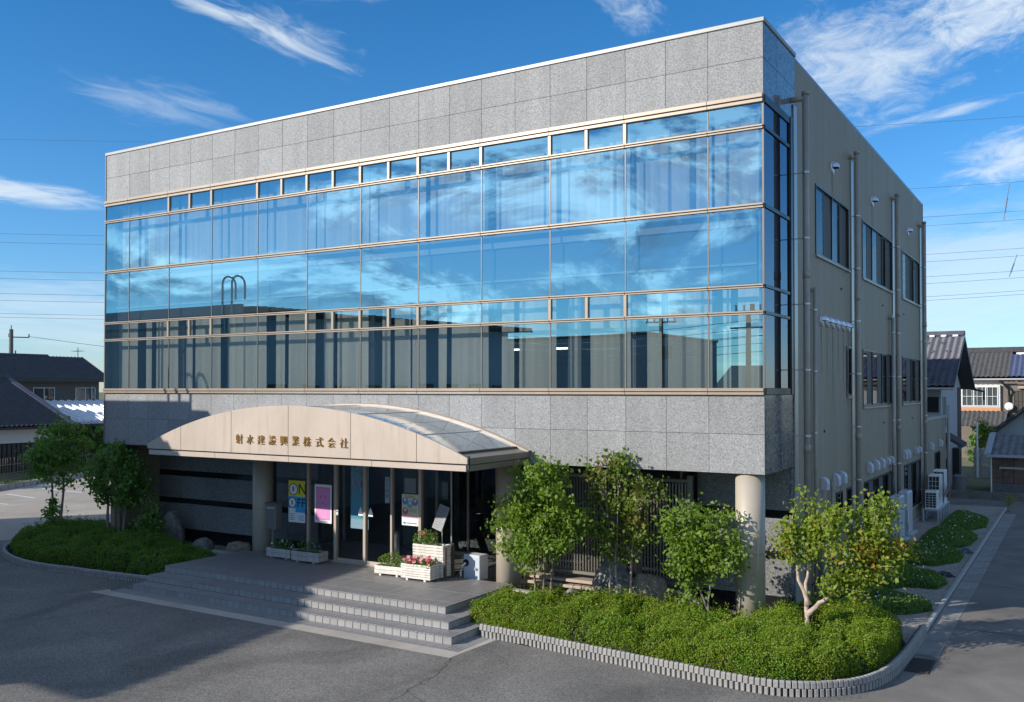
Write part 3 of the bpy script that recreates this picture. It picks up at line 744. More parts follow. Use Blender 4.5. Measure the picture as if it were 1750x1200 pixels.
def box_hood(h, w):
    m = MB(); n = 8
    pr = [(0, -h/2), (.17, -h/2), (.17, .0)] + [(.17*math.cos(t*math.pi/2/n), h/2*math.sin(t*math.pi/2/n)) for t in range(1, n+1)]
    m.prism(pr, 'y', -w/2, w/2)
    return m.mesh('vent_hood', HOODW, .008)
B1 = box_hood(.34, .30); B2 = box_hood(.26, .22)
for y, me in ((5.16, B1), (6.5, B1), (7.3, B1), (11.2, B1), (12.3, B1), (13.3, B1), (14.3, B2), (15.1, B2), (18.0, B1), (18.7, B1), (20.8, B2), (21.6, B2)):
    link('vent_hood', me, OFF, (0, y, 2.92))
for y, z in ((7.5, 8.25), (13.95, 8.27), (18.35, 8.27), (5.39, 4.28), (14.03, 4.25), (20.2, 4.25)):
    MB().tube([(-.01, y, z), (.03, y, z)], .035, 8).build('wall_anchor', BLACK, OFF)
STREAK = pmat('dirt_streak', (.225, .187, .132), .8, var=.3, nscale=3)
for y, z, L in [(6.5, 11.3, 1.1), (12.2, 11.35, .9), (19.5, 11.4, .8)] + [(5.15+k*.66, 7.0, 1.2+.5*(k % 3)) for k in range(6)] + [(5.16, 2.7, .6), (7.3, 2.7, .5), (11.2, 2.7, .15), (12.3, 2.7, .15)]:
    m = MB(); w = .06
    m.face([(.0035, y-w, z), (.0035, y+w, z), (.0035, y+w*.2, z-L), (.0035, y-w*.2, z-L)]); m.build('water_stain', STREAK, OFF)
# rear single-storey annex
AX = thing('rear_annex', 'low beige annex with two white vent hoods behind the tall office building', 'building', (0, 0, 0))
ops = [(26.9, 28.8, .6, 2.48)]
m = MB(); wall_open(m, 23.63, 31, 0, 4.0, ops, -.02, .1); m.box(-8, -.12, 30.9, 31, 0, 4).face([(-.02, 23.63, 4), (-.02, 31, 4), (-8, 31, 4), (-8, 23.63, 4)]); m.build('wall', SIDE, AX)
MB().box(-8.05, .03, 23.64, 31.05, 4.0, 4.12).build('parapet_cap', PIPE, AX, .01)
side_window(26.904, 28.796, .604, 2.476, 2, AX, -.02)
for y in (25.4, 28.5): link('vent_hood', B1, AX, (-.02, y, 2.85))
m = MB().tube([(.2, 30.2, .1), (.2, 30.2, 4.6)], .07, 12); m.build('downpipe', PIPE, AX, smooth=True)

# ------------------------------------------------------------------ entrance steps
ST = thing('entrance_steps', 'wide grey tiled entrance steps and landing below the arched canopy', 'steps', (-11, -2, 0))
def P(o): o.matrix_parent_inverse = ST.matrix_world.inverted(); return o
ST.location = (0, 0, 0)
LEV = [(.500, -15.95, -6.40, -2.86), (.335, -15.95, -5.92, -3.42), (.168, -15.95, -5.52, -3.88)]
core = MB()
for z, x0, x1, yf in LEV: core.box(x0+.012, x1-.014, yf+.014, .05 if z == .5 else -.2, 0, z-.016)
core.build('step_core', GROUT, ST)
tile_cache = {}
def tile(name, w, l, h, mat, loc):
    key = (name, round(w, 4), round(l, 4), round(h, 4))
    if key not in tile_cache: tile_cache[key] = MB().box(-w/2, w/2, -l/2, l/2, -h/2, h/2).mesh(name, mat, .0025)
    return link(name, tile_cache[key], ST, (loc[0], loc[1], loc[2]+random.uniform(-.0008, .0008)))
PW = .112
for li, (z, x0, x1, yf) in enumerate(LEV):
    n = round((x1-x0)/PW); w = (x1-x0)/n
    if li == 0: segs = [(yf, yf+.40), (yf+.40, yf+1.40), (yf+1.40, .05)]
    else: segs = [(yf, LEV[li-1][3])]
    for k in range(n):
        xm = x0+(k+.5)*w
        for a, b in segs:
            tile('landing_tile' if li == 0 else 'tread_tile', w-.009, b-a-.009, .02, TILE, (xm, (a+b)/2, z-.01))
    n2 = n//2; w2 = (x1-x0)/n2
    for k in range(n2):
        tile('riser_tile', w2-.014, .014, .138, RISER, (x0+(k+.5)*w2, yf+.007, z-.094))
    # right flank tiles
    yb = .05 if li == 0 else -.6
    ns = round((yb-yf)/.225); ws = (yb-yf)/ns
    for k in range(ns): tile('flank_tile', .014, ws-.008, .140, RISER, (x1-.007, yf+(k+.5)*ws, z-.094))
    if li:
        px1 = LEV[li-1][2]; ns = round((yb-LEV[li-1][3])/PW); ws = (yb-LEV[li-1][3])/ns
        for k in range(ns): tile('side_tread_tile', x1-px1-.004, ws-.006, .02, TILE, ((x1+px1)/2+.002, LEV[li-1][3]+(k+.5)*ws, z-.01))
n = round((16.35-5.12)/PW); w = (16.35-5.12)/n
for k in range(n): tile('apron_tile', w-.006, .36, .012, TILE, (-16.35+(k+.5)*w, -4.065, .004))
for k in range(8): tile('apron_tile', .39, .105, .012, TILE, (-5.315, -3.83+k*.112, .004))
sheet('apron_strip', [(-16.75, -4.62), (-5.02, -4.66), (-4.93, -2.95), (-5.12, -2.95), (-5.12, -4.25), (-16.35, -4.25), (-16.6, -4.1)], .004, PALE)
MB().box(-8.2, -5.0, -.22, -.02, 0, .42).build('landing_ledge', PALE, ST, .01)
MB().box(-17.2, -15.96, -.25, 0.0, 0, .42).build('landing_ledge', PALE, ST, .01)

# ------------------------------------------------------------------ kerb of ribbed blocks
def smooth_path(pts, step):
    P = [Vector((*p, 0)) for p in pts]; out = []
    for i in range(len(P)-1):
        p0, p1, p2, p3 = P[max(i-1, 0)], P[i], P[i+1], P[min(i+2, len(P)-1)]
        for k in range(24):
            t = k/24
            out.append(.5*((2*p1)+(p2-p0)*t+(2*p0-5*p1+4*p2-p3)*t*t+(3*p1-p0-3*p2+p3)*t**3))
    out.append(P[-1]); res = [out[0]]; acc = 0
    for a, b in zip(out, out[1:]):
        L = (b-a).length
        while acc + L >= step:
            f = (step-acc)/L; a = a+(b-a)*f; res.append(a.copy()); L = (b-a).length; acc = 0
        acc += L
    return res
KERBM = pmat('kerb_block_concrete', (.30, .285, .265), .85, var=.18, nscale=12, obvar=.09, bump=.4, bscale=45)
def ribbed_kerb(label, pts, h, step=.105):
    t = thing('edging_kerb', label, 'kerb')
    w = step-.020; hm = h*.52
    up = MB().prism([(-.05, hm+.003), (.05, hm+.003), (.05, h-.02), (.02, h), (-.03, h), (-.047, h-.025)], 'x', -w/2, w/2).mesh('kerb_block', KERBM, .006)
    lo_ = MB().prism([(-.056, 0), (.05, 0), (.05, hm), (-.056, hm)], 'x', -w/2+.008, w/2-.008).mesh('kerb_block', KERBM, .008)
    path = smooth_path(pts, step); base = MB(); low = MB()
    for i, (a, b) in enumerate(zip(path, path[1:])):
        d = b-a; an = math.atan2(d.y, d.x); c = (a+b)/2
        link('kerb_block', up, t, (c.x, c.y, random.uniform(-.004, .004)), (0, 0, an)); link('kerb_block', lo_, t, (b.x, b.y, random.uniform(-.003, .0)), (0, 0, an))
        nrm = Vector((-d.y, d.x, 0)).normalized()
        p = [a+nrm*.02, b+nrm*.02, b+nrm*.09, a+nrm*.09]
        for z in (h-.035,): base.face([(q.x, q.y, z) for q in p])
        base.face([(p[0].x, p[0].y, 0), (p[1].x, p[1].y, 0), (p[1].x, p[1].y, h-.035), (p[0].x, p[0].y, h-.035)])
    base.build('kerb_core', GROUT, t)
    return t, path
KR = [(-5.42, -2.93), (-4.2, -3.02), (-2.7, -3.20), (-.8, -3.42), (.7, -3.56), (1.45, -3.46), (2.05, -3.05), (2.50, -2.45), (2.74, -1.6), (2.84, -.4), (2.86, .9), (2.87, 2.2)]
ribbed_kerb('pale ribbed concrete kerb curving round the sunny shrub bed at the street corner', KR, .27)
KL = [(-26.2, 1.6), (-26.3, .2), (-25.8, -1.1), (-24.7, -2.3), (-22.9, -3.12), (-21.1, -3.42), (-19.5, -3.33), (-17.6, -3.18), (-16.0, -3.0)]
ribbed_kerb('ribbed concrete kerb in shade around the hedge left of the steps', KL, .20)
# flush gravel edge and gutter along the lane
ge = thing('gutter_edge', 'straight narrow concrete gutter edge between gravel strip and lane', 'gutter')
gm = MB().box(-.05, .05, -.59, .59, 0, .09).mesh('edge_stone', CONC, .008)
gt = MB().box(-.22, .22, -.59, .59, .0, .012).mesh('gutter_slab', pmat('gutter_concrete', (.26, .245, .22), .75, var=.25, nscale=2, obvar=.12, dirt=(.10, .09, .08), dscale=1.5), .004)
for k in range(21):
    link('edge_stone', gm, ge, (2.83, 2.9+k*1.2, 0)); link('gutter_slab', gt, ge, (3.13, 1.1+k*1.2, .001))
dg = thing('drain_grate', 'dark steel drain grating at the end of the gutter by the kerb corner', 'grating', (3.13, -.35, 0))
MB().box(-.22, .22, -.5, .5, .004, .012).build('sump', BLACK, dg)
gbar = MB().box(-.2, .2, -.008, .008, .008, .03).mesh('grate_bar', pmat('rusty_steel', (.07, .06, .055), .6, .5))
for k in range(24): link('grate_bar', gbar, dg, (0, -.48+k*.0417, 0))

# ------------------------------------------------------------------ vegetation
def leaf_quads(pts, nrm_bias, size, rnd, aspect=.6, droop=.5):
    """one bent four-corner leaf (two folded halves = 6 verts / 2 quads) for each point"""
    n = len(pts)
    a = rnd.normal(size=(n, 3)); a[:, 2] -= droop; nrm_bias = np.asarray(nrm_bias)+np.array([-.42, -.6, .25]); a /= np.linalg.norm(a, axis=1)[:, None]
    nb = rnd.normal(size=(n, 3))*.8 + np.asarray(nrm_bias); b = np.cross(nb, a); b /= np.linalg.norm(b, axis=1)[:, None]+1e-9
    c = np.cross(a, b)
    L = size*rnd.uniform(.65, 1.25, n)[:, None]; W = L*aspect
    base = pts - a*L*.5; tip = pts + a*L*.5 - c*L*.10; mid = pts + c*L*.02
    l1 = base + a*L*.38 + b*W*.5 + c*L*.10; r1 = base + a*L*.38 - b*W*.5 + c*L*.10
    V = np.stack([base, l1, tip, r1], 1).reshape(-1, 3)
    Q = np.arange(n*4).reshape(n, 4)
    tri = np.stack([Q[:, [0, 1, 2]], Q[:, [0, 2, 3]]], 1).reshape(-1, 3)
    return V, tri
def curve_pts(a, b, rnd, n=6, wob=.12, sag=0.0):
    a, b = np.array(a, float), np.array(b, float); L = np.linalg.norm(b-a); out = []
    o1 = rnd.normal(size=3)*wob*L
    for k in range(n+1):
        t = k/n; p = a+(b-a)*t + o1*math.sin(math.pi*t)*.5; p[2] += (1-t)*t*L*.35 - sag*t*t; out.append(p)
    return out
def tree(name, label, cat, base, stems, lobes, nleaf, lsize, leafm, barkm, seed, ntwig=70, rad=.035, group=None, twig_sp=.14, low_leaf=0):
    """stems: list of (foot offset, knee, top); lobes: ellipsoids (cx,cy,cz,rx,ry,rz) relative to base"""
    rnd = np.random.default_rng(seed)
    t = thing(name, label, cat, base, 0, group)
    tb = MB(); nodes = []
    for si, st in enumerate(stems):
        pts = [np.array(p, float) for p in st]; fine = []
        for a, b in zip(pts, pts[1:]):
            for k in range(4): fine.append(a+(b-a)*k/4 + rnd.normal(size=3)*.012)
        fine.append(pts[-1])
        rr = [rad*(1.25-.9*i/(len(fine)-1)) for i in range(len(fine))]; rr[0] *= 1.4
        m = MB().tube(fine, rr, 8); o = m.build('trunk', barkm, t, smooth=True)
        nodes += [f for f in fine[len(fine)//3:]]
    nodes = np.array(nodes)
    bm_ = MB(); P = []
    vol = np.array([l[3]*l[4]*l[5] for l in lobes]); vol = vol/vol.sum()
    for k in range(ntwig):
        l = lobes[rnd.choice(len(lobes), p=vol)]
        d = rnd.normal(size=3); d /= np.linalg.norm(d); q = np.array(l[:3]) + d*np.array(l[3:])*rnd.uniform(.45, 1.0)**.6
        dist = np.linalg.norm((nodes-q)*np.array([1, 1, .8]), axis=1) + np.where(nodes[:, 2] > q[2]-.05, 1.0, 0)
        s = nodes[np.argmin(dist)]
        cp = curve_pts(s, q, rnd, 6)
        L = np.linalg.norm(q-s); bm_.tube(cp, [max(.004, .013*(1-.8*i/6)) for i in range(7)], 5, False)
        w = int(nleaf/ntwig*rnd.uniform(.5, 1.5))
        tt = 1-np.abs(rnd.normal(size=w))*.28/max(.4, L); tt = np.clip(tt, .15, 1.12)
        cpn = np.array(cp); idx = np.clip(tt*6, 0, 5.999); i0 = idx.astype(int); fr_ = (tt*6-i0)[:, None]
        pp = cpn[i0]*(1-fr_)+cpn[np.minimum(i0+1, 6)]*fr_
        P.append(pp + rnd.normal(size=(w, 3))*np.array([twig_sp, twig_sp, twig_sp*.75]))
    bm_.build('branches', barkm, t)
    if low_leaf:
        z = rnd.uniform(.1, 1.0, low_leaf); s0 = np.array(stems[0][0]); 
        P.append(np.stack([s0[0]+rnd.normal(size=low_leaf)*.22*(1.3-z), s0[1]+rnd.normal(size=low_leaf)*.22*(1.3-z), z+.35], 1))
    V, T = leaf_quads(np.concatenate(P), (0, -.2, .8), lsize, rnd, .68, .55)
    link('crown', fast_mesh('crown', V, T, leafm), t)
    return t
tree('garden_tree', 'fresh green leafy tree with several thin stems right of the entrance steps', 'tree', (-5.0, -1.05, .15),
     [((-.10, .0, 0), (-.15, .0, 1.3), (-.45, .1, 2.7)), ((.05, 0, 0), (.10, .1, 1.3), (.2, 0, 3.1)), ((.22, .05, 0), (.35, 0, 1.2), (.75, -.1, 2.6))],
     [(.0, 0, 2.75, 1.10, .9, .85), (.0, 0, 1.75, 1.30, .9, .75), (.65, 0, 2.2, .8, .7, .65), (-.65, 0, 2.3, .7, .7, .5), (.1, 0, 3.2, .6, .6, .45)], 7200, .105, LEAF1, BARK, 11, 96, .028)
tree('garden_tree', 'tall sparse olive tinged tree standing before the louvre screen and boulders', 'tree', (-3.5, -.1, .15),
     [((-.12, 0, 0), (-.15, 0, 1.2), (-.3, .1, 3.2)), ((.05, .05, 0), (.0, 0, 1.3), (.1, 0, 3.5)), ((.32, 0, 0), (.4, 0, 1.3), (.6, .1, 2.9))],
     [(.05, 0, 3.05, .95, .7, .75), (.1, 0, 1.9, 1.05, .7, .40), (-.35, 0, 2.45, .75, .6, .45), (.75, 0, 2.75, .55, .5, .4)], 3100, .105, LEAF2, BARKP, 12, 70, .026, twig_sp=.14)
tree('garden_tree', 'light green leafy tree just left of the corner column', 'tree', (-1.25, -.55, .15),
     [((-.25, 0, 0), (-.22, 0, 1.2), (-.1, .1, 2.5)), ((.1, 0, 0), (.2, 0, .9), (.15, 0, 2.2)), ((.25, .1, 0), (-.05, .05, .9), (-.6, .1, 2.2))],
     [(-.05, 0, 2.35, .85, .7, .55), (.0, 0, 1.7, 1.05, .8, .55), (.55, 0, 1.75, .55, .6, .6), (-.6, 0, 2.2, .5, .5, .5)], 4300, .10, LEAF1, BARK, 13, 70, .026, low_leaf=260)
tree('garden_tree', 'yellow green tree with reddish leaves and pale forked trunk at the bed corner', 'tree', (1.0, -.35, .15),
     [((0, 0, 0), (-.06, 0, .9), (-.02, .05, 1.5), (.15, .1, 2.3)), ((-.02, 0, .60), (.30, 0, .92), (.75, .1, 1.3), (1.2, .1, 1.9)), ((0, 0, .8), (-.2, 0, 1.3), (-.3, 0, 2.2))],
     [(-.1, 0, 2.15, .62, .6, .48), (.75, .1, 2.25, .85, .8, .60), (1.35, .3, 1.95, .65, .7, .55), (.85, .1, 1.30, .75, .7, .42), (.15, 0, 2.80, .50, .5, .45), (1.25, .3, 2.75, .5, .5, .35)], 7400, .098, LEAF4, BARKP, 14, 110, .045)
tree('garden_tree', 'dark green tree at the far left end of the shaded hedge', 'tree', (-25.35, -.05, .15),
     [((-.2, 0, 0), (-.25, 0, 1.6), (-.4, 0, 3.0)), ((.2, 0, 0), (.25, .1, 1.7), (.5, 0, 3.6))],
     [(.2, 0, 3.4, 1.2, 1.0, .85), (-.1, 0, 2.5, 1.35, 1.0, .75), (.9, 0, 3.3, .7, .7, .5), (-.9, 0, 2.7, .7, .7, .6)], 3000, .15, LEAF5, BARK, 15, 100, .045, low_leaf=300)
tree('garden_tree', 'dense dark tree in the hedge between far left tree and garden rocks', 'tree', (-22.35, .1, .15),
     [((-.3, 0, 0), (-.3, 0, 1.3), (-.5, 0, 2.5)), ((.15, .1, 0), (.2, .1, 1.3), (.4, 0, 2.9)), ((.5, 0, 0), (.6, 0, 1.1), (1.0, 0, 2.3))],
     [(.2, 0, 2.75, 1.25, .9, .7), (.1, 0, 1.95, 1.45, .9, .65), (.95, 0, 2.1, .8, .7, .75), (-.8, 0, 2.2, .65, .7, .6), (.6, 0, 3.2, .6, .6, .4)], 3200, .15, LEAF5, BARK, 16, 105, .05)
tree('garden_bush', 'small upright bush beside the tall garden rock left of the entrance', 'bush', (-20.6, .2, .2),
     [((0, 0, 0), (.0, 0, .6), (.1, 0, 1.3))], [(.0, 0, 1.1, .55, .5, .55), (0, 0, .7, .6, .5, .4)], 700, .13, LEAF5, BARK, 17, 30, .025)

def inside(poly, x, y):
    r = np.zeros(len(x), bool); n = len(poly)
    for i in range(n):
        (x1, y1), (x2, y2) = poly[i], poly[(i+1) % n]
        c = ((y1 > y) != (y2 > y)) & (x < (x2-x1)*(y-y1)/((y2-y1) if y2 != y1 else 1e-9)+x1); r ^= c
    return r
def edge_dist(poly, x, y):
    d = np.full(len(x), 1e9); n = len(poly)
    for i in range(n):
        a, b = np.array(poly[i]), np.array(poly[(i+1) % n]); ab = b-a
        t = np.clip(((x-a[0])*ab[0]+(y-a[1])*ab[1])/(ab@ab), 0, 1)
        d = np.minimum(d, np.hypot(x-a[0]-t*ab[0], y-a[1]-t*ab[1]))
    return d
def hedge(name, label, cat, poly, h, nleaf, lsize, mat, seed, nb=90, br=.42, rough=.10, kind_part='stuff', shoots=0, edge=.35, droop=-.5, sub='foliage', z0=.05):
    rnd = np.random.default_rng(seed); t = thing(name, label, cat)
    pa = np.array(poly); lo, hi = pa.min(0), pa.max(0)
    bc = rnd.uniform(lo, hi, (nb*3, 2)); bc = bc[inside(poly, bc[:, 0], bc[:, 1])][:nb]; bh = rnd.uniform(-.12, .07, len(bc))*(1 if h > .4 else .5); bR = br*rnd.uniform(.75, 1.3, len(bc))
    def H(x, y):
        z = np.full(len(x), 0.0)
        for (cx, cy), dh, r in zip(bc, bh, bR):
            d2 = ((x-cx)**2+(y-cy)**2)/r**2
            z = np.maximum(z, np.where(d2 < 1, (h+dh)*(.55+.45*np.sqrt(np.clip(1-d2, 0, 1))), 0))
        z = np.maximum(z, h*.30)
        e = np.clip(edge_dist(poly, x, y)/edge, 0, 1); return z*np.sqrt(1-(1-e)**2*.96)
    # dark solid mound added in place of stems, to block light below the leaves
    nx, ny = max(8, int((hi[0]-lo[0])/.16)), max(6, int((hi[1]-lo[1])/.16))
    gx, gy = np.meshgrid(np.linspace(lo[0], hi[0], nx), np.linspace(lo[1], hi[1], ny)); fx, fy = gx.ravel(), gy.ravel()
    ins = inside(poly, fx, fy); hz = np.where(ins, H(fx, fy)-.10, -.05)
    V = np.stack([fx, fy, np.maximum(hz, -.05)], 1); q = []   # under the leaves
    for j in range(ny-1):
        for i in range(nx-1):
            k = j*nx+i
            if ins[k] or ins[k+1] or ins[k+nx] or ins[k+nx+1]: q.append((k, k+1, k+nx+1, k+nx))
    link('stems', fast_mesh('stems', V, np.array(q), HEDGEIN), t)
    # leaves: sampled over the surface, more on the flanks
    m = int(nleaf*2.2); x = rnd.uniform(lo[0], hi[0], m); y = rnd.uniform(lo[1], hi[1], m); k = inside(poly, x, y); x, y = x[k], y[k]
    ed = edge_dist(poly, x, y); x, y, ed = x[:nleaf], y[:nleaf], ed[:nleaf]
    flank = rnd.random(len(x)) < .30
    zz = H(x, y); z = zz - np.abs(rnd.normal(size=len(x)))*rough*.7 + rnd.normal(size=len(x))*.018
    # extra flank leaves pushed to the rim
    n2 = int(nleaf*.38); i = rnd.integers(0, len(poly), n2); tt = rnd.random(n2)[:, None]
    L = np.array([np.hypot(*(np.array(poly[(j+1) % len(poly)])-np.array(poly[j]))) for j in range(len(poly))]); i = rnd.choice(len(poly), n2, p=L/L.sum())
    e = pa[i]*(1-tt) + pa[(i+1) % len(poly)]*tt; cen = pa.mean(0); inward = np.array([cen-e[j] for j in range(n2)]); inward /= np.linalg.norm(inward, axis=1)[:, None]
    e = e + inward*rnd.uniform(.0, .22, n2)[:, None]
    hz = H(e[:, 0]+inward[:, 0]*.12, e[:, 1]+inward[:, 1]*.12)
    ez = rnd.uniform(.02, 1.0, n2)*hz
    pts = np.concatenate([np.stack([x, y, z], 1), np.stack([e[:, 0], e[:, 1], ez], 1)])
    if shoots:
        s = rnd.integers(0, len(x), shoots)
        for rep in range(9): pts = np.concatenate([pts, np.stack([x[s], y[s], zz[s]+rep*.022], 1) + rnd.normal(size=(shoots, 3))*.018])
    pts[:, 2] = np.maximum(pts[:, 2], z0)
    Vv, T = leaf_quads(pts, (0, 0, .9), lsize, rnd, .62, droop)
    o = link(sub, fast_mesh(sub, Vv, T, mat), t); o['kind'] = 'stuff'
    return t
HR = [(-6.0, -2.55), (-5.0, -2.92), (-2.7, -3.10), (-.8, -3.32), (.7, -3.46), (1.4, -3.36), (1.95, -2.97), (2.40, -2.4), (2.64, -1.6), (2.72, -.4), (2.6, 1.0), (1.9, 1.75), (.6, 1.55), (-.9, .0), (-3, .15), (-5.2, -.55), (-6.0, -1.0)]
hedge('azalea_hedge', 'broad bright green clipped azalea bed filling the sunny street corner', 'hedge', HR, .70, 170000, .038, AZAL, 21, 210, .37, shoots=1600, droop=-.1, rough=.08)
HL = [(-26.1, 1.0), (-26.15, .2), (-25.7, -1.0), (-24.6, -2.15), (-22.9, -2.98), (-21.1, -3.26), (-19.5, -3.18), (-17.6, -3.02), (-16.0, -2.85), (-16.0, -.6), (-17.2, -.35), (-20.0, .6), (-22.0, 1.5), (-25.2, 1.5)]
hedge('azalea_hedge', 'dark green clipped azalea hedge in shade left of the steps', 'hedge', HL, .68, 70000, .052, AZAL2, 22, 150, .45, shoots=400, droop=-.1)
GC = [('nearest clump of dark green ground cover on the gravel strip', [(.1, 3.2), (1.4, 3.35), (2.3, 3.9), (2.72, 4.6), (2.6, 5.2), (1.9, 5.5), (1.2, 6.3), (.2, 6.3)]),
      ('second clump of ground cover from the street along the gravel strip', [(.2, 6.2), (1.2, 6.2), (1.7, 7.2), (2.5, 7.3), (2.65, 8.3), (2.2, 9.3), (1.2, 10.2), (.3, 10.2)]),
      ('third clump of ground cover beside the tall white tanks', [(.9, 10.6), (2.0, 10.9), (2.55, 12.0), (2.55, 13.2), (2.0, 14.3), (.9, 14.6)]),
      ('fourth clump of ground cover beyond the white tanks', [(.9, 14.4), (2.0, 14.5), (2.5, 15.5), (2.6, 17.4), (2.0, 19.0), (.9, 19.2)]),
      ('farthest clump of ground cover beside the stacked outdoor units', [(1.0, 18.8), (2.1, 19.2), (2.6, 20.6), (2.5, 23.0), (1.8, 24.2), (1.05, 24.2)])]
for i, (lb_, po) in enumerate(GC):
    t = hedge('ground_cover', lb_, 'ground cover', po, .26, 9000, .06, GRASSM, 31+i, 26, .6, rough=.08, edge=.4, droop=-1.6)
    rnd = np.random.default_rng(60+i); pa = np.array(po)
    x = rnd.uniform(pa[:, 0].min(), pa[:, 0].max(), 70); y = rnd.uniform(pa[:, 1].min(), pa[:, 1].max(), 70); k = inside(po, x, y) & (edge_dist(po, x, y) > .25)
    V, T = leaf_quads(np.stack([x[k], y[k], np.full(k.sum(), .29)], 1), (0, 0, 2), .05, rnd, 1, 0)
    o = link('blossoms', fast_mesh('blossoms', V, T, FLW_W), t); o['kind'] = 'stuff'
# planting strip behind the lot
bam = thing('bamboo_fence', 'low fence of thin bamboo stakes behind the parking lot', 'fence')
stake = MB().tube([(0, 0, 0), (0, 0, 1.25)], .018, 6).mesh('stake', pmat('bamboo', (.20, .16, .11), .7, var=.2, nscale=3))
for k in range(95):
    f = k/94; link('stake', stake, bam, (-45.6-9.5*f+random.uniform(-.03, .03), 7.0+20*f, .16), (random.uniform(-.04, .04), random.uniform(-.04, .04), 0))
MB().tube([(-45.6, 7.0, 1.0), (-55.1, 27.0, 1.0)], .025, 6).tube([(-45.6, 7.0, .5), (-55.1, 27.0, .5)], .025, 6).build('fence_rail', MATS['bamboo'], bam)
YEL = leafmat('yellow_foliage', (.20, .22, .02), (.38, .36, .04), trans=.35)
for i, (x, y, r, lb_) in enumerate([(-45.0, 8.3, .95, 'yellow green bush beside the lot kerb at the left picture edge'), (-53.0, 24.4, 1.1, 'yellow green bush seen between the left trees and the striped wall')]):
    tree('yellow_bush', lb_, 'bush', (x, y, .16), [((0, 0, 0), (0, 0, .4), (.1, 0, .8))], [(0, 0, .8, r, r, .75)], 900, .17, YEL, BARK, 80+i, 36, .03)
gs = hedge('strip_grass', 'low rough grass along the kerb of the parking lot', 'grass', [(-43.0, 6.5), (-44.2, 8.6), (-47.3, 15.5), (-51, 23.6), (-53, 28), (-54.3, 27.6), (-49, 16), (-45, 7.5), (-44, 6)], .22, 7000, .13, leafmat('rough_grass', (.09, .13, .03), (.17, .19, .05), trans=.25), 77, 50, .7, droop=-1.6, z0=.17)

# rocks
def rock(label, loc, dim, seed, mat, rz=0, spike=0):
    bm = bmesh.new(); bmesh.ops.create_icosphere(bm, subdivisions=4, radius=1)
    rnd = np.random.default_rng(seed); ds = rnd.normal(size=(16, 3)); ds /= np.linalg.norm(ds, axis=1)[:, None]; cut = rnd.uniform(.62, .95, 16)
    ph = rnd.uniform(0, 6, 6)
    for v in bm.verts:
        p = np.array(v.co)
        for d, c in zip(ds, cut):
            s = p@d
            if s > c: p = p - d*(s-c)*.85
        p = p*(1+.04*math.sin(7*p[0]+ph[0])*math.sin(6*p[1]+ph[1])+.025*math.sin(15*p[2]+ph[2])*math.sin(13*p[0]+ph[3]))
        if spike and p[2] > 0: p[:2] *= 1-.55*p[2]*spike
        v.co = Vector((p[0]*dim[0]/2, p[1]*dim[1]/2, (p[2]*.5+.36)*dim[2]))
    me = bpy.data.meshes.new('garden_rock'); bm.to_mesh(me); bm.free(); me.materials.append(mat)
    me.polygons.foreach_set('use_smooth', [False]*len(me.polygons))
    o = link('garden_rock', me, None, loc, (0, 0, rz)); return tag(o, label, 'rock', 'garden rocks round the building')
rock('broad pale grey boulder at the left end of the striped wall', (-21.55, .95, .1), (1.25, 1.0, 1.35), 1, ROCK)
rock('tall pointed dark boulder against the striped wall', (-20.75, 1.25, .1), (.95, .8, 1.55), 2, ROCK, .4, 1)
rock('small round boulder at mid foot of the striped wall', (-18.35, .55, .05), (.85, .7, .75), 3, ROCK, .9)
rock('low brown boulder beside the left entrance column', (-16.75, .55, .05), (.85, .75, .75), 4, ROCKB, .2)
rock('tall grey boulder behind the sparse olive tree', (-3.95, .65, .1), (1.1, .8, 1.5), 5, ROCK, .3, .8)
rock('rounded brown streaked boulder right of the sparse olive tree', (-3.05, .75, .1), (1.15, .8, 1.1), 6, ROCKB, 1.0)
rock('small dark boulder between the brown boulder and light green tree', (-2.0, .75, .05), (.7, .6, .6), 7, ROCK, 2.0)
rock('low flat stone under the trees by the louvre screen', (-5.1, .9, .05), (.7, .55, .4), 8, ROCK, .5)

# louvre screen
lv = thing('louvre_screen', 'tall bronze screen of vertical louvre slats behind the garden trees', 'screen', (0, 0, 0))
LM = pmat('louvre_metal', (.24, .22, .19), .4, .3)
slat = MB().box(-.018, .018, -.05, .05, .72, 3.1).mesh('slat', LM, .004)
for k in range(63): link('slat', slat, lv, (-7.4+k*.082, 1.55, 0), (0, 0, .35))
for x in (-7.48, -3.62, -2.28): MB().box(x-.06, x+.06, 1.49, 1.61, .5, 3.3).build('post', LM, lv, .006)
for z in (.62, 3.12): MB().box(-7.42, -3.68, 1.51, 1.59, z, z+.08).box(-3.56, -2.34, 1.51, 1.59, z, z+.08).build('rail', LM, lv)
MB().box(-7.6, -2.3, 1.35, 1.75, .42, .50).build('base_beam', BEIGE_P, lv, .01)
MB().box(-7.6, -2.3, 1.28, 1.80, .28, .36).build('base_beam', BEIGE_P, lv, .01)

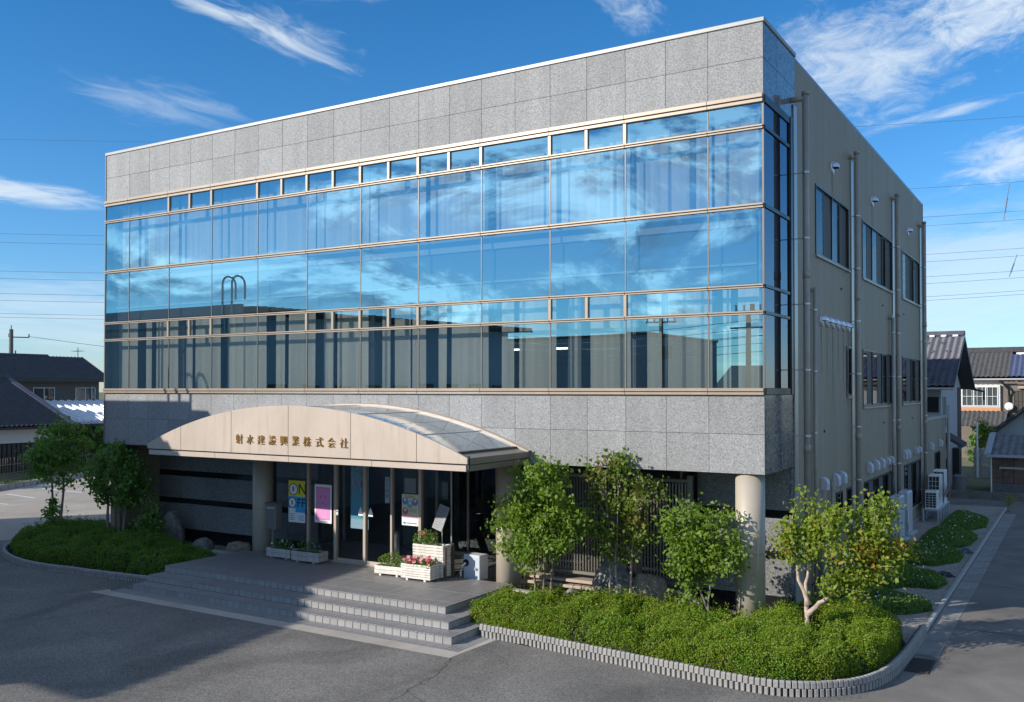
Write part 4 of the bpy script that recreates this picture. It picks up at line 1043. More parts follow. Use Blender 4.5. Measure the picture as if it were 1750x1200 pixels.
# ------------------------------------------------------------------ things on the landing
def wood_planter(name, label, loc, w, d, h, rows, mat, rz=0, feet=True, group=None):
    t = thing(name, label, 'planter', loc, rz, group); z0 = .05
    bh = (h-z0)/rows
    for r in range(rows):
        z = z0+r*bh+bh/2; e = random.uniform(-.006, .006)
        bf = MB().box(-w/2, w/2, -.012, .012, -bh/2+.004, bh/2-.004).mesh('board', mat, .006)
        link('board', bf, t, (e, -d/2, z)); link('board', bf, t, (-e, d/2, z))
        bs = MB().box(-.012, .012, -d/2+.013, d/2-.013, -bh/2+.004, bh/2-.004).mesh('board', mat, .006)
        link('board', bs, t, (-w/2+.013, 0, z)); link('board', bs, t, (w/2-.013, 0, z))
    for x in (-w*.3, w*.3): MB().box(x-.03, x+.03, -d/2, d/2, 0, z0).build('foot', mat, t)
    MB().box(-w/2+.02, w/2-.02, -d/2+.02, d/2-.02, z0+.02, h-.05).build('soil', SOIL, t)
    return t
def flowers(label, loc, w, d, h, nleaf, cols, nfl, seed, fsize=.06, lm=LEAF5):
    rnd = np.random.default_rng(seed); t = thing('flowering_plant', label, 'flowers', loc)
    u = rnd.uniform(-.5, .5, (nleaf, 2)); z = rnd.random(nleaf)*(1-1.6*np.abs(u[:, 0])**2)*h
    V, T = leaf_quads(np.stack([u[:, 0]*w, u[:, 1]*d, z], 1), (0, -.3, .6), .06, rnd, .6, .1); link('leaves', fast_mesh('leaves', V, T, lm), t)
    st = MB()
    for k in range(14): st.tube([(rnd.uniform(-.3, .3)*w, rnd.uniform(-.3, .3)*d, -.04), (rnd.uniform(-.45, .45)*w, rnd.uniform(-.45, .45)*d, h*.8)], .004, 4, False)
    st.build('stems', LEAF5, t)
    for k in range(nfl):
        a, b = rnd.uniform(-.5, .5, 2); m = MB(); p = 5; zz = h*(rnd.uniform(.45, 1.0))*(1-1.2*abs(a)**2)
        tilt = Vector((rnd.normal()*.4, -.7+rnd.normal()*.3, .8)).normalized(); x = tilt.orthogonal().normalized(); y = tilt.cross(x)
        for q in range(p):
            a0, a1 = 2*math.pi*q/p, 2*math.pi*(q+.5)/p; a2 = 2*math.pi*(q+1)/p
            m.face([Vector((0, 0, 0)), (x*math.cos(a0)+y*math.sin(a0))*fsize*.45+tilt*.008, (x*math.cos(a1)+y*math.sin(a1))*fsize*.75+tilt*.012, (x*math.cos(a2)+y*math.sin(a2))*fsize*.45+tilt*.008])
        m.build('flower', cols[rnd.integers(len(cols))], t, loc=(a*w, b*d, zz))
    return t
wood_planter('wooden_planter', 'left weathered grey wooden planter with white flowers in front of the ON OFF poster', (-13.98, -.33, .5), .98, .34, .30, 2, WOODG, -.03, group='wooden planters on the landing')
wood_planter('wooden_planter', 'weathered grey wooden planter in shade under the pink poster', (-12.88, -.38, .5), 1.0, .40, .32, 2, WOODG, .04, group='wooden planters on the landing')
flowers('white flowers with dark leaves in the left grey planter', (-13.98, -.33, .76), .8, .24, .28, 260, [FLW_W], 8, 1, .05)
flowers('violet flowers with dark leaves in the grey planter under the pink poster', (-12.88, -.38, .78), .8, .28, .34, 230, [FLW_B], 6, 2, .05)
wood_planter('wooden_planter', 'low white wooden planter with green herbs left of the stacked planters', (-9.72, -.62, .5), .86, .36, .26, 2, WOODW, .10, group='wooden planters on the landing')
flowers('leafy green herbs in the low white planter', (-9.72, -.62, .72), .8, .28, .36, 420, [FLW_W], 1, 3, .04, LEAF1)
wood_planter('wooden_planter', 'white slatted planter with pink and red petunias at the front', (-8.72, -.72, .5), .92, .40, .42, 6, WOODW, .03, group='wooden planters on the landing')
flowers('pink and red petunias spilling over the front white planter', (-8.72, -.76, .86), .92, .40, .24, 380, [FLW_P, FLW_P, FLW_R, FLW_R], 38, 4, .075, LEAF1)
pl2 = wood_planter('planter_bench', 'tall white slatted planter box raised on dark legs behind the petunias', (-8.68, -.28, .5), .96, .34, .86, 11, WOODW, .03, group='wooden planters on the landing')
for sx in (-.44, .52):
    for sy in (-.15, .22): MB().box(sx-.03, sx+.03, sy-.03, sy+.03, 0, .80).build('leg', pmat('dark_wood', (.08, .06, .05), .7), pl2)
flowers('dark leafed red flowering shrub on the tall white planter box', (-8.86, -.28, 1.32), .66, .34, .40, 520, [FLW_R, FLW_P], 9, 5, .07)
# sign stand
ss = thing('sign_stand', 'slanted grey notice board on a thin pole behind the white planters', 'sign', (-8.55, -.02, .5))
MB().tube([(0, 0, 0), (.02, 0, 1.25)], .016, 8).build('pole', STEEL, ss); MB().tube([(0, 0, 0), (0, 0, .02)], .16, 16).build('foot', STEEL, ss)
bd = MB().box(-.19, .19, -.012, .012, -.33, .33).build('notice_board', pmat('notice_grey', (.24, .24, .245), .5), ss, .006, loc=(0, -.03, 1.52)); bd.rotation_euler = (-.25, .22, -.2)
mm = MB()
for k in range(9): mm.box(-.15, .15-.05*(k % 3), -.0155, -.0125, .25-.065*k, .262-.065*k)
mm.build('text_lines', pmat('print_grey', (.12, .12, .12), .6), bd)
# mailbox stand
mb_ = thing('mail_box', 'grey steel mail box on a post between the left column and entrance glass', 'mail box', (-14.55, -.12, .5))
MB().box(-.20, .20, -.14, .14, .78, 1.52).build('box', pmat('grey_steel_paint', (.20, .20, .19), .4, .3), mb_, .015)
MB().box(-.22, .22, -.17, .15, 1.521, 1.56).build('lid', MATS['grey_steel_paint'], mb_, .01); MB().box(-.15, .15, -.146, -.141, 1.38, 1.43).build('slot', STEEL, mb_)
MB().box(-.05, .05, -.05, .05, 0, .78).build('post', MATS['grey_steel_paint'], mb_, .006)
# outdoor power box near the column
ac0 = thing('power_cabinet', 'small light grey outdoor cabinet with a hose beside the middle column', 'cabinet', (-7.75, .40, .38), -.10)
MB().box(-.27, .27, -.18, .18, .06, .70).build('body', pmat('pale_grey_paint', (.58, .62, .66), .4), ac0, .012)
for x in (-.2, .2): MB().box(x-.03, x+.03, -.18, .18, 0, .06).build('foot', CONC, ac0)
m = MB()
for k in range(14): m.box(-.25+k*.037, -.243+k*.037, -.184, -.181, .12, .66)
m.build('panel_ribs', MATS['pale_grey_paint'], ac0)
MB().tube([(-.17, -.18, .48), (-.17, -.215, .48)], .09, 14).build('socket', BLACK, ac0)
MB().tube([(-.17, -.21, .48), (-.24, -.27, .40), (-.30, -.26, .22), (-.31, -.24, .12)], .03, 8).build('hose', WHITE, ac0)
MB().tube([(.16, -.18, .36), (.16, -.23, .36)], .035, 10).build('knob', STEEL, ac0)

# posters on the glass
def poster(label, x0, x1, z0, z1, parts, cat='poster', y=.05, base=(.80, .80, .78), name='poster'):
    t = thing(name, label, cat, ((x0+x1)/2, y, z0)); w, h = x1-x0, z1-z0
    MB().box(-w/2, w/2, 0, .006, 0, h).build('sheet', pmat('paper_%d' % len(MATS), base, .6), t)
    lay = [0]
    def rect(u0, u1, v0, v1, col, name='print_block'):
        lay[0] += .0012
        MB().box(-w/2+u0*w, -w/2+u1*w, -.0005-lay[0], -lay[0], v0*h, v1*h).build(name, pmat('ink_%.2f_%.2f_%.2f' % col, col, .6), t)
    def txt(s, u, v, size, col, name='lettering', bold=0):
        lay[0] += .0012
        me = text_mesh(s, size*h, pmat('ink_%.2f_%.2f_%.2f' % col, col, .6), 0, bold=bold)
        link(name, me, t, (-w/2+u*w, -lay[0]-.001, v*h), (math.pi/2, 0, 0))
    def ring(u, v, r, col, fill=None, name='roundel'):
        lay[0] += .0012; n = 24
        k = pmat('ink_%.2f_%.2f_%.2f' % col, col, .6); m = MB()
        for q in range(n):
            a, b = 2*math.pi*q/n, 2*math.pi*(q+1)/n
            if fill is None: m.face([(r*math.cos(a), 0, r*math.sin(a)), (r*math.cos(b), 0, r*math.sin(b)), (.86*r*math.cos(b), 0, .86*r*math.sin(b)), (.86*r*math.cos(a), 0, .86*r*math.sin(a))])
        if fill is not None: m.face([(r*math.cos(2*math.pi*q/n), 0, r*math.sin(2*math.pi*q/n)) for q in range(n)])
        m.build(name, k, t, loc=(-w/2+u*w, -lay[0]-.0008, v*h))
    def arc(u, v, r, a0, a1, col, wd=.08):
        lay[0] += .0012; m = MB(); n = 10
        for q in range(n):
            a, b = a0+(a1-a0)*q/n, a0+(a1-a0)*(q+1)/n
            m.face([(r*math.cos(a), 0, r*math.sin(a)), (r*math.cos(b), 0, r*math.sin(b)), (r*(1-wd)*math.cos(b), 0, r*(1-wd)*math.sin(b)), (r*(1-wd)*math.cos(a), 0, r*(1-wd)*math.sin(a))])
        m.build('line_art', pmat('ink_%.2f_%.2f_%.2f' % col, col, .6), t, loc=(-w/2+u*w, -lay[0]-.0008, v*h))
    parts(rect, txt, ring, arc); return t
K = (.02, .02, .03)
def on_off(rect, txt, ring, arc):
    rect(0, 1, .62, 1, (.78, .66, .02)); rect(0, 1, .34, .62, (.03, .36, .72)); rect(.42, 1, .24, .34, (.03, .36, .72))
    txt('ON', .56, .79, .36, K, bold=.002); txt('OFF', .54, .46, .30, K, bold=.002)
    ring(.30, .79, .17, (.80, .80, .80), 1); ring(.30, .79, .175, K); ring(.24, .47, .15, (.80, .80, .80), 1); ring(.24, .47, .155, K)
    rect(.25, .34, .74, .86, (.45, .02, .10)); rect(.20, .28, .42, .52, (.20, .20, .22))
    for k in range(4): rect(.06, .40-.06*(k % 2), .19-.045*k, .205-.045*k, (.25, .25, .27), 'text_line')
    for k in range(3): rect(.64, .94, .15-.045*k, .17-.045*k, (.25, .45, .65), 'text_line')
poster('yellow and blue poster with ON and OFF in big letters on the entrance glass', -14.13, -13.47, 1.50, 2.72, on_off)
def pinkp(rect, txt, ring, arc):
    rect(.09, .91, .08, .93, (.72, .20, .45)); rect(.13, .87, .11, .90, (.80, .28, .52))
    for u in (.36, .64): arc(u, .60, .13, math.pi*1.1, math.pi*1.9, (.45, .08, .25)); rect(u-.03, u+.03, .64, .71, (.5, .1, .3))
    txt('こころ', .55, .17, .06, (.85, .80, .80))
    rect(.2, .8, .035, .05, (.6, .3, .4), 'text_line')
poster('bright pink poster with a white border and a smiling face on the entrance glass', -13.10, -12.45, 1.56, 2.66, pinkp)
def banner(rect, txt, ring, arc):
    rect(0, 1, .0, .14, (.42, .60, .72)); rect(0, 1, .14, .62, (.16, .50, .66))
    for k, c in enumerate('熱中症を'): txt(c, .74, .92-k*.135, .125, (.75, .80, .82), bold=.014); txt(c, .74, .92-k*.135, .125, (.42, .02, .03), bold=.003)
    for k, c in enumerate('防ごう！'): txt(c, .27, .92-k*.135, .125, (.75, .80, .82), bold=.014); txt(c, .27, .92-k*.135, .125, (.42, .02, .03), bold=.003)
    ring(.76, .30, .07, (.62, .52, .05), 1); rect(.60, .95, .16, .26, (.10, .36, .14)); rect(.2, .8, 1.0-.012, 1.0, (.55, .38, .10))
poster('long light blue hanging banner with dark red vertical writing inside the entrance door', -11.95, -11.30, 1.45, 3.40, banner, 'banner', .30, (.22, .58, .74), 'hanging_banner')
def safety(rect, txt, ring, arc):
    rect(0, 1, .34, 1, (.62, .58, .38)); rect(.04, .96, .24, .33, (.72, .30, .38))
    for u, v, c in ((.20, .78, (.10, .24, .55)), (.50, .68, (.10, .42, .45)), (.80, .76, (.14, .20, .45)), (.22, .46, (.40, .16, .16))):
        ring(u, v, .10, c, 1); ring(u, v+.04, .04, (.75, .60, .48), 1)
    for k in range(2): rect(.2, .8, .93-.05*k, .955-.05*k, (.32, .28, .12), 'text_line')
    for k in range(3): rect(.45, .9, .52-.04*k, .535-.04*k, (.3, .3, .25), 'text_line')
    rect(.3, .9, .07, .10, (.25, .25, .3), 'text_line'); ring(.16, .085, .03, (.1, .2, .5), 1)
poster('pale yellow information poster with small round pictures on the right door glass', -9.92, -9.36, 1.72, 2.56, safety)
def notice(rect, txt, ring, arc):
    for k in range(9): rect(.1, .9-.2*(k % 3 == 2), .88-.09*k, .91-.09*k, (.35, .35, .35), 'text_line')
poster('small grey printed notice above the pale yellow poster', -9.90, -9.52, 2.58, 2.98, notice, 'notice', .14, (.40, .41, .42), 'notice')
def strip(rect, txt, ring, arc):
    for k, c in enumerate('受付時間'): txt(c, .5, .86-k*.2, .16, (.1, .25, .35))
poster('narrow pale vertical notice strip on the middle entrance door', -10.58, -10.42, 2.26, 2.98, strip, 'notice', .14, (.60, .68, .72), 'notice')
for x, lb_ in ((-11.40, 'white arrow sticker on the left sliding door'), (-11.04, 'white arrow sticker on the right sliding door')):
    t = thing('arrow_sticker', lb_, 'sticker', (x, .075, 1.86)); wm = pmat('white_vinyl', (.85, .85, .85), .5)
    MB().prism([(-.08, .08), (.08, .08), (0, .25)], 'y', 0, .003).build('arrow', wm, t); MB().box(-.08, .08, 0, .003, 0, .05).build('bar', wm, t)
t = thing('door_sensor', 'small white card reader on the frame left of the doors', 'switch', (-12.20, .02, 1.83)); MB().box(-.035, .035, -.02, .01, 0, .15).build('body', WHITE, t, .006); MB().box(-.02, .02, -.023, -.021, .09, .12).build('window', BLACK, t)
us_ = thing('umbrella_stand', 'steel umbrella stand inside the entrance door', 'stand', (-10.75, .8, .5))
MB().tube([(0, 0, 0), (0, 0, .85)], .13, 18).build('body', STEEL, us_, smooth=True); MB().tube([(0, 0, .85), (0, 0, .88)], .145, 18).build('rim', BRONZE, us_)
lt = thing('reception_calendar', 'blue and white wall calendar seen through the right sliding door', 'calendar', (-10.9, 3.3, 2.0)); MB().box(-.2, .2, 0, .01, 0, .6).build('sheet', pmat('cal_blue', (.10, .30, .50), .6), lt); MB().box(-.02, .2, -.004, -.001, .05, .55).build('page', WHITE, lt)

# ------------------------------------------------------------------ outdoor units along the side wall
def unit(w, d, h, parent, z):
    """w along Y, d along X; fan grille faces the street end"""
    o = MB().box(-d/2, d/2, -w/2, w/2, z, z+h).build('cabinet', WHITE, parent, .015)
    gm_ = MB()
    for k in range(7): gm_.box(-d/2+.03, d/2-.03, -w/2-.012, -w/2-.002, z+.06+k*(h-.12)/6-.006, z+.06+k*(h-.12)/6+.006)
    for k in range(4): gm_.box(-d/2+.03+k*(d-.06)/3-.006, -d/2+.03+k*(d-.06)/3+.006, -w/2-.018, -w/2-.013, z+.05, z+h-.05)
    gm_.build('grille', WHITE, o); MB().box(-d/2+.02, d/2-.02, -w/2-.002, -w/2-.001, z+.05, z+h-.05).build('grille_shadow', BLACK, o)
    return o
def stand(t, w, d, h, legs):
    s = MB(); q = .03
    for i in range(legs):
        y = -w/2+i*w/(legs-1)
        for x in (-d/2, d/2): s.box(x-q, x+q, y-q, y+q, 0, h-.05)
    s.box(-d/2-q, d/2+q, -w/2-q, w/2+q, h-.05, h); s.build('stand', pmat('grey_angle_steel', (.46, .48, .50), .5, .3), t)
a1 = thing('outdoor_unit', 'stacked white air conditioner units on a steel stand at the far wall end', 'air conditioner', (.55, 22.9, .02))
stand(a1, 3.4, .55, .52, 5); unit(.8, .45, .72, a1, .52).location = (.0, -1.3, 0); unit(.85, .45, 1.30, a1, .52).location = (.0, -.3, 0); unit(.85, .45, 1.42, a1, .52).location = (.05, .75, 0)
for y in (-.55, .35): o = MB().box(-.02, .02, -.35, .35, 0, .30).build('air_guide', BRONZE, a1, .004, loc=(.42, y, 1.1)); o.rotation_euler = (.9, .25, 0)
for k, (y, lb_) in enumerate([(13.2, 'nearer of two tall white water heater tanks on a low stand'), (14.9, 'farther of two tall white water heater tanks on a low stand')]):
    a2 = thing('water_heater', lb_, 'water heater', (.46, y, .02), 0, 'tall white heater tanks along the side wall'); stand(a2, 1.2, .62, .42, 2)
    a2.location.x = .52
    MB().box(-.16, .20, -.45, .45, .42, 1.85).build('tank', pmat('tank_white', (.48, .49, .51), .4), a2, .05)
    MB().box(.201, .206, -.02, .02, .5, 1.8).build('door_seam', STEEL, a2)
    MB().tube([(.18, -.46, .5), (.18, -.50, .8), (.18, -.46, 1.2)], .02, 6).build('pipe', STEEL, a2)
a3 = thing('outdoor_unit', 'white outdoor unit with a rounded cover half hidden behind the corner tree', 'air conditioner', (.50, 8.9, .02)); stand(a3, 1.6, .6, .45, 3); unit(.9, .5, .95, a3, .45).location = (0, .0, 0)
MB().prism([(.26, 1.0), (.40, 1.05), (.46, 1.2), (.40, 1.35), (.26, 1.4)], 'y', -.35, .35).build('cover', WHITE, a3, .02)
a4 = thing('outdoor_unit', 'white outdoor unit nearest to the street behind the corner tree trunk', 'air conditioner', (.45, 4.9, .02)); stand(a4, 1.2, .5, .40, 2); unit(.85, .42, .75, a4, .40)
hs_ = thing('garden_hose', 'dark tangle of hose and netting lying on the gravel strip', 'hose', (2.4, 9.3, .03))
pts = [(math.cos(k*.9)*.30*(.6+.4*math.sin(k*.37)), math.sin(k*.9)*.5*(.6+.4*math.cos(k*.5)), .02+.03*(k % 3)) for k in range(28)]
MB().tube(pts, .018, 6).build('coil', BLACK, hs_)
hs2 = thing('garden_hose', 'blue grey hose lying on the gravel next to the lane farther back', 'hose', (2.45, 13.9, .03))
MB().tube([(p[0]*1.0, p[1]*1.5, p[2]) for p in pts], .018, 6).build('coil', pmat('blue_grey_hose', (.07, .10, .13), .5), hs2)
wp = tree('weed_plant', 'bright yellow green weed growing at the lane edge near the far wall', 'weed', (3.02, 26.5, .0), [((0, 0, 0), (0, 0, .3), (.02, 0, .6))], [(0, 0, .5, .16, .16, .35)], 90, .12, LEAF4, BARK, 91, 10, .01)

# ------------------------------------------------------------------ neighbouring houses
def tile_roof_plane(parent, o, u, v, nu, nv, mat, thick=.075, name='roof'):
    """o: eave corner, u: vector along the eave, v: vector up the slope; wavy rows of interlocking tiles as one part"""
    o, u, v = Vector(o), Vector(u), Vector(v); n = u.cross(v).normalized()
    if n.z < 0: n = -n
    m = MB(); V = []; sub = 4
    for j in range(nv):
        for e in (0, 1):
            t = (j+e*.999)/nv
            for i in range(nu*sub+1):
                s = i/(nu*sub); ph = (i % sub)/sub*2*math.pi
                V.append(tuple(o+u*s+v*t+n*(thick*(.55*math.cos(ph)+.5)+(1-e)*thick*.9)))
    W = nu*sub+1; F = []
    for r in range(nv*2-1):
        for i in range(W-1): F.append((r*W+i, r*W+i+1, (r+1)*W+i+1, (r+1)*W+i))
    me = fast_mesh(name, np.array(V), np.array(F), mat)
    ob = link(name, me, parent); return ob
def slab(parent, pts, th, mat, name):
    n = (Vector(pts[1])-Vector(pts[0])).cross(Vector(pts[2])-Vector(pts[0])).normalized()*th
    if n.z < 0: n = -n
    k = len(pts); m = MB(); m.face(pts); m.face([Vector(p)-n for p in pts][::-1])
    for i in range(k): j = (i+1) % k; m.face([pts[i], Vector(pts[i])-n, Vector(pts[j])-n, pts[j]])
    return m.build(name, mat, parent)
RT1 = pmat('slate_blue_roof_tile', (.075, .077, .10), .5, var=.2, nscale=3, obvar=.05)
RT2 = pmat('blue_glazed_roof_tile', (.05, .065, .13), .3, var=.22, nscale=2)
RT3 = pmat('charcoal_roof_tile', (.055, .055, .062), .5, var=.2, nscale=3)
RTB = pmat('old_grey_roof_tile', (.05, .05, .052), .7, var=.4, nscale=4)
WALLG = pmat('pale_render', (.40, .40, .41), .8, var=.06)
WALLB = pmat('brown_render', (.17, .14, .12), .8, var=.12)
WALLW = pmat('white_render', (.62, .60, .56), .8, var=.05)
TIMB = pmat('dark_timber', (.10, .065, .045), .75, var=.25, nscale=4)
def win(parent, axis, c, w, h, frame=WHITE, glassm=GLASS_W, bars=2, off=.03, curtain=None, grid=0):
    """flat window on a wall: axis 'y-' faces -Y, 'x+' faces +X; c = centre on the wall"""
    def B(a0, a1, z0, z1, d0, d1):
        if axis == 'y-': return (c[0]+a0, c[0]+a1, c[1]-d1, c[1]-d0, c[2]+z0, c[2]+z1)
        return (c[0]+d0, c[0]+d1, c[1]+a0, c[1]+a1, c[2]+z0, c[2]+z1)
    t = .05; f = MB()
    f.box(*B(-w/2, w/2, -h/2, -h/2+t, 0, off)).box(*B(-w/2, w/2, h/2-t, h/2, 0, off)).box(*B(-w/2, -w/2+t, -h/2+t, h/2-t, 0, off)).box(*B(w/2-t, w/2, -h/2+t, h/2-t, 0, off))
    for k in range(1, bars): x = -w/2+k*w/bars; f.box(*B(x-.03, x+.03, -h/2+t, h/2-t, 0, off*.9))
    for k in range(1, grid): x = -w/2+k*w/grid; f.box(*B(x-.012, x+.012, -h/2+t, h/2-t, off, off+.02))
    if grid: f.box(*B(-w/2, w/2, -.015, .015, off, off+.022))
    fo = f.build('window', frame, parent)
    MB().box(*B(-w/2+t, w/2-t, -h/2+t, h/2-t, .015, .02)).build('pane', glassm, fo)
    MB().box(*B(-w/2+t, w/2-t, -h/2+t, h/2-t, .002, .006)).build('curtain', curtain or INT_D, fo)
    return fo
CURT = pmat('curtain_offwhite', (.46, .46, .45), .8)
# house A, right: ridge along X, gable to +X
hA = thing('tiled_house', 'grey rendered house with slate blue tiled gable roof behind the annex', 'house')
xe = .25; y0, yr, y1 = 32.0, 37.4, 42.8; ze, zr = 5.5, 8.35
MB().box(-14, xe-.7, y0+.9, y1-.9, 0, 5.55).prism([(y0+.9, 5.55), (y1-.9, 5.55), (yr, 7.75)], 'x', -13.9, xe-.705).build('wall', WALLG, hA)
tile_roof_plane(hA, (-14.5, y0, ze), (14.5+xe, 0, 0), (0, yr-y0, zr-ze), 46, 17, RT1)
slab(hA, [(-14.5, y1, ze), (xe, y1, ze), (xe, yr, zr-.02), (-14.5, yr, zr-.02)], .12, RT1, 'roof_rear')
slab(hA, [(-14.5, y0, ze-.02), (xe-.03, y0, ze-.02), (xe-.03, yr, zr-.03), (-14.5, yr, zr-.03)], .10, TIMB, 'roof_underlay')
MB().box(-14.5, xe+.02, yr-.16, yr+.16, zr+.02, zr+.30).build('ridge', RT1, hA, .04)
rt = MB().box(-.14, .14, -.02, .02, -.06, .06).mesh('ridge_tile', WHITE, .015)
for k in range(24): link('ridge_tile', rt, hA, (-14+k*.60, yr-.22, zr+.03))
for sg, (ya, yb) in ((1, (y0, yr)), (-1, (y1, yr))):
    MB().face([(xe+.01, ya, ze-.18), (xe+.01, yb, zr-.16), (xe+.01, yb, zr+.06), (xe+.01, ya, ze+.06)]).build('verge_board', pmat('dark_verge', (.03, .028, .03), .5), hA)
for r_, rows in enumerate((2, 5, 8, 11, 14)):
    for k in range(20): MB().box(-.10, .10, -.06, .06, 0, .10).build('snow_guard', RT1, hA, loc=(-13.5+k*.75+(r_ % 2)*.35, y0+(yr-y0)*rows/17, ze+(zr-ze)*rows/17+.07)) if k > 10 and -13.5+k*.75+(r_ % 2)*.35 < xe-.3 else None
MB().tube([(-14.5, y0-.06, ze-.08), (xe, y0-.06, ze-.08)], .06, 8).build('gutter', pmat('beige_gutter', (.45, .43, .38), .5), hA)
MB().tube([(xe-.2, y1+.05, ze-.08), (xe+.5, y1+.05, ze-.25), (xe+.5, y1-.3, ze-.7)], .06, 8).build('gutter_end', DARKF, hA)
win(hA, 'y-', (-1.5, y0+.9, 4.6), 1.9, .8, DARKF)
for k in range(3): MB().box(xe-.705, xe-.685, 33.6+k*.55, 33.8+k*.55, 3.4, 5.0).build('slit_window', BLACK, hA)
MB().box(xe-.705, xe-.66, 40.2, 41.85, .5, 5.5).build('timber_siding', TIMB, hA)
bx = MB().prism([(0, 0), (.9, -.55), (.9, -.65), (0, -.12)], 'y', 33.6, 36.0); bx.build('canopy_roof', RT3, hA, loc=(xe-.7, 0, 3.0))
for k in range(5): MB().tube([(xe-.68, 33.8+k*.5, 3.03), (xe+.2, 33.8+k*.5, 2.47)], .07, 6).build('roof_tile', RT3, hA)
win(hA, 'x+', (xe-.7, 34.6, 1.3), 1.0, .8, DARKF); MB().box(xe-.7, xe-.35, 37.6, 38.6, 0, 2.1).build('porch', DARKF, hA)
# house B, far right
hB = thing('tiled_house', 'two storey house with glazed blue tiled roof and white bay window at the right edge', 'house')
yB = 60.0
MB().box(-6, 0.6, yB+1.0, yB+10, 3.6, 6.2).build('wall', WALLW, hB); MB().box(-6, 0.6, yB+1.0, yB+10, 0, 3.597).build('lower_wall', WALLB, hB)
MB().box(.6, 14, yB+.6, yB+10, 0, 6.2).build('wall', WALLB, hB)
tile_roof_plane(hB, (-8, yB, 6.25), (9.0, 0, 0), (0, 5.2, 2.15), 26, 15, RTB)
tile_roof_plane(hB, (1.0, yB-.1, 6.28), (14, 0, 0), (0, 4.6, 1.9), 38, 13, RT2)
slab(hB, [(-8, yB+10.4, 6.2), (15, yB+10.4, 6.2), (15, yB+5.2, 8.35), (-8, yB+5.2, 8.35)], .1, RTB, 'roof_rear')
MB().box(-8, 15, yB+5.0, yB+5.5, 8.35, 8.8).build('ridge', RTB, hB, .05)
for k in range(14): link('ridge_tile', MB().box(-.30, .30, -.03, .03, -.10, .10).mesh('ridge_tile', WHITE, .03) if k == 0 else bpy.data.meshes['ridge_tile.001'], hB, (1.6+k*.95, yB+4.3, 8.22))
MB().tube([(-8, yB-.1, 6.15), (1, yB-.1, 6.15)], .07, 8).build('gutter', MATS['beige_gutter'], hB); MB().tube([(1, yB-.2, 6.15), (15, yB-.2, 6.15)], .07, 8).build('gutter', MATS['beige_gutter'], hB)
MB().tube([(.4, yB-.1, 6.1), (1.0, yB+.2, 5.4), (1.0, yB+.45, 4.9), (1.0, yB+.45, 2)], .09, 8).build('downpipe', DARKF, hB)
MB().box(-2.6, .4, yB+.4, yB+1.0, 3.75, 5.75).build('bay', WALLW, hB)
win(hB, 'y-', (-1.0, yB+.4, 4.85), 2.5, 1.5, WHITE, GLASS_W, 3, .05, CURT, 7)
MB().box(-2.6, .42, yB+.36, yB+.40, 3.68, 4.02).build('bay_band', pmat('orange_band', (.55, .27, .14), .6), hB)
win(hB, 'y-', (3.4, yB+.6, 4.5), 4.2, 1.6, TIMB, GLASS_W, 4, .05, pmat('curtain_cream', (.60, .50, .38), .8), 16)
MB().box(1.6, 6, yB+.3, yB+.6, 5.45, 5.65).build('shutter_box', pmat('shutter_tan', (.38, .29, .24), .6), hB)
tile_roof_plane(hB, (-3, yB-2.6, 2.55), (3.9, 0, 0), (0, 2.9, 1.15), 12, 8, RTB, name='lower_roof')
dish = thing('satellite_dish', 'round white satellite dish beside the bay window of the far house', 'antenna', (1.0, yB+.2, 4.1))
m = MB(); rg = [[(.30*math.sin(a*.5/4*math.pi/2*2)*math.cos(q*math.pi/9), -.07*(1-(a/4)**2)+.0, .30*math.sin(a*.5/4*math.pi/2*2)*math.sin(q*math.pi/9)) for q in range(18)] for a in range(5)]
for a, b in zip(rg, rg[1:]):
    for q in range(18): m.face([a[q], a[(q+1) % 18], b[(q+1) % 18], b[q]])
m.build('reflector', WHITE, dish, smooth=True); MB().tube([(0, 0, -.2), (0, -.5, -.1)], .02, 6).build('arm', STEEL, dish); MB().tube([(0, 0, 0), (0, .35, 0)], .03, 6).build('mount', STEEL, dish)
# low gabled outbuilding behind the shed
hC = thing('outbuilding', 'low outbuilding with pale corrugated gable and dark tiled verge behind the shed', 'building')
MB().prism([(.75, .0), (9, .0), (9, 5.3), (4.3, 5.3), (.75, 2.35)], 'y', 46, 54).build('wall', pmat('pale_cladding', (.46, .47, .47), .6), hC)
for k in range(17): MB().box(.80+k*.21, .86+k*.21, 45.97, 45.998, .2, 2.35+k*.17).build('cladding_rib', MATS['pale_cladding'], hC)
slab(hC, [(.20, 45.2, 2.10), (.20, 54.6, 2.10), (4.4, 54.6, 5.55), (4.4, 45.2, 5.55)], .16, RT3, 'roof')
vt = MB().box(-.17, .17, -.16, .16, 0, .10).mesh('verge_tile', RT3, .03)
for k in range(16):
    f = k/15; link('verge_tile', vt, hC, (.25+4.1*f, 45.15, 2.16+3.37*f), (0, -.688, 0))
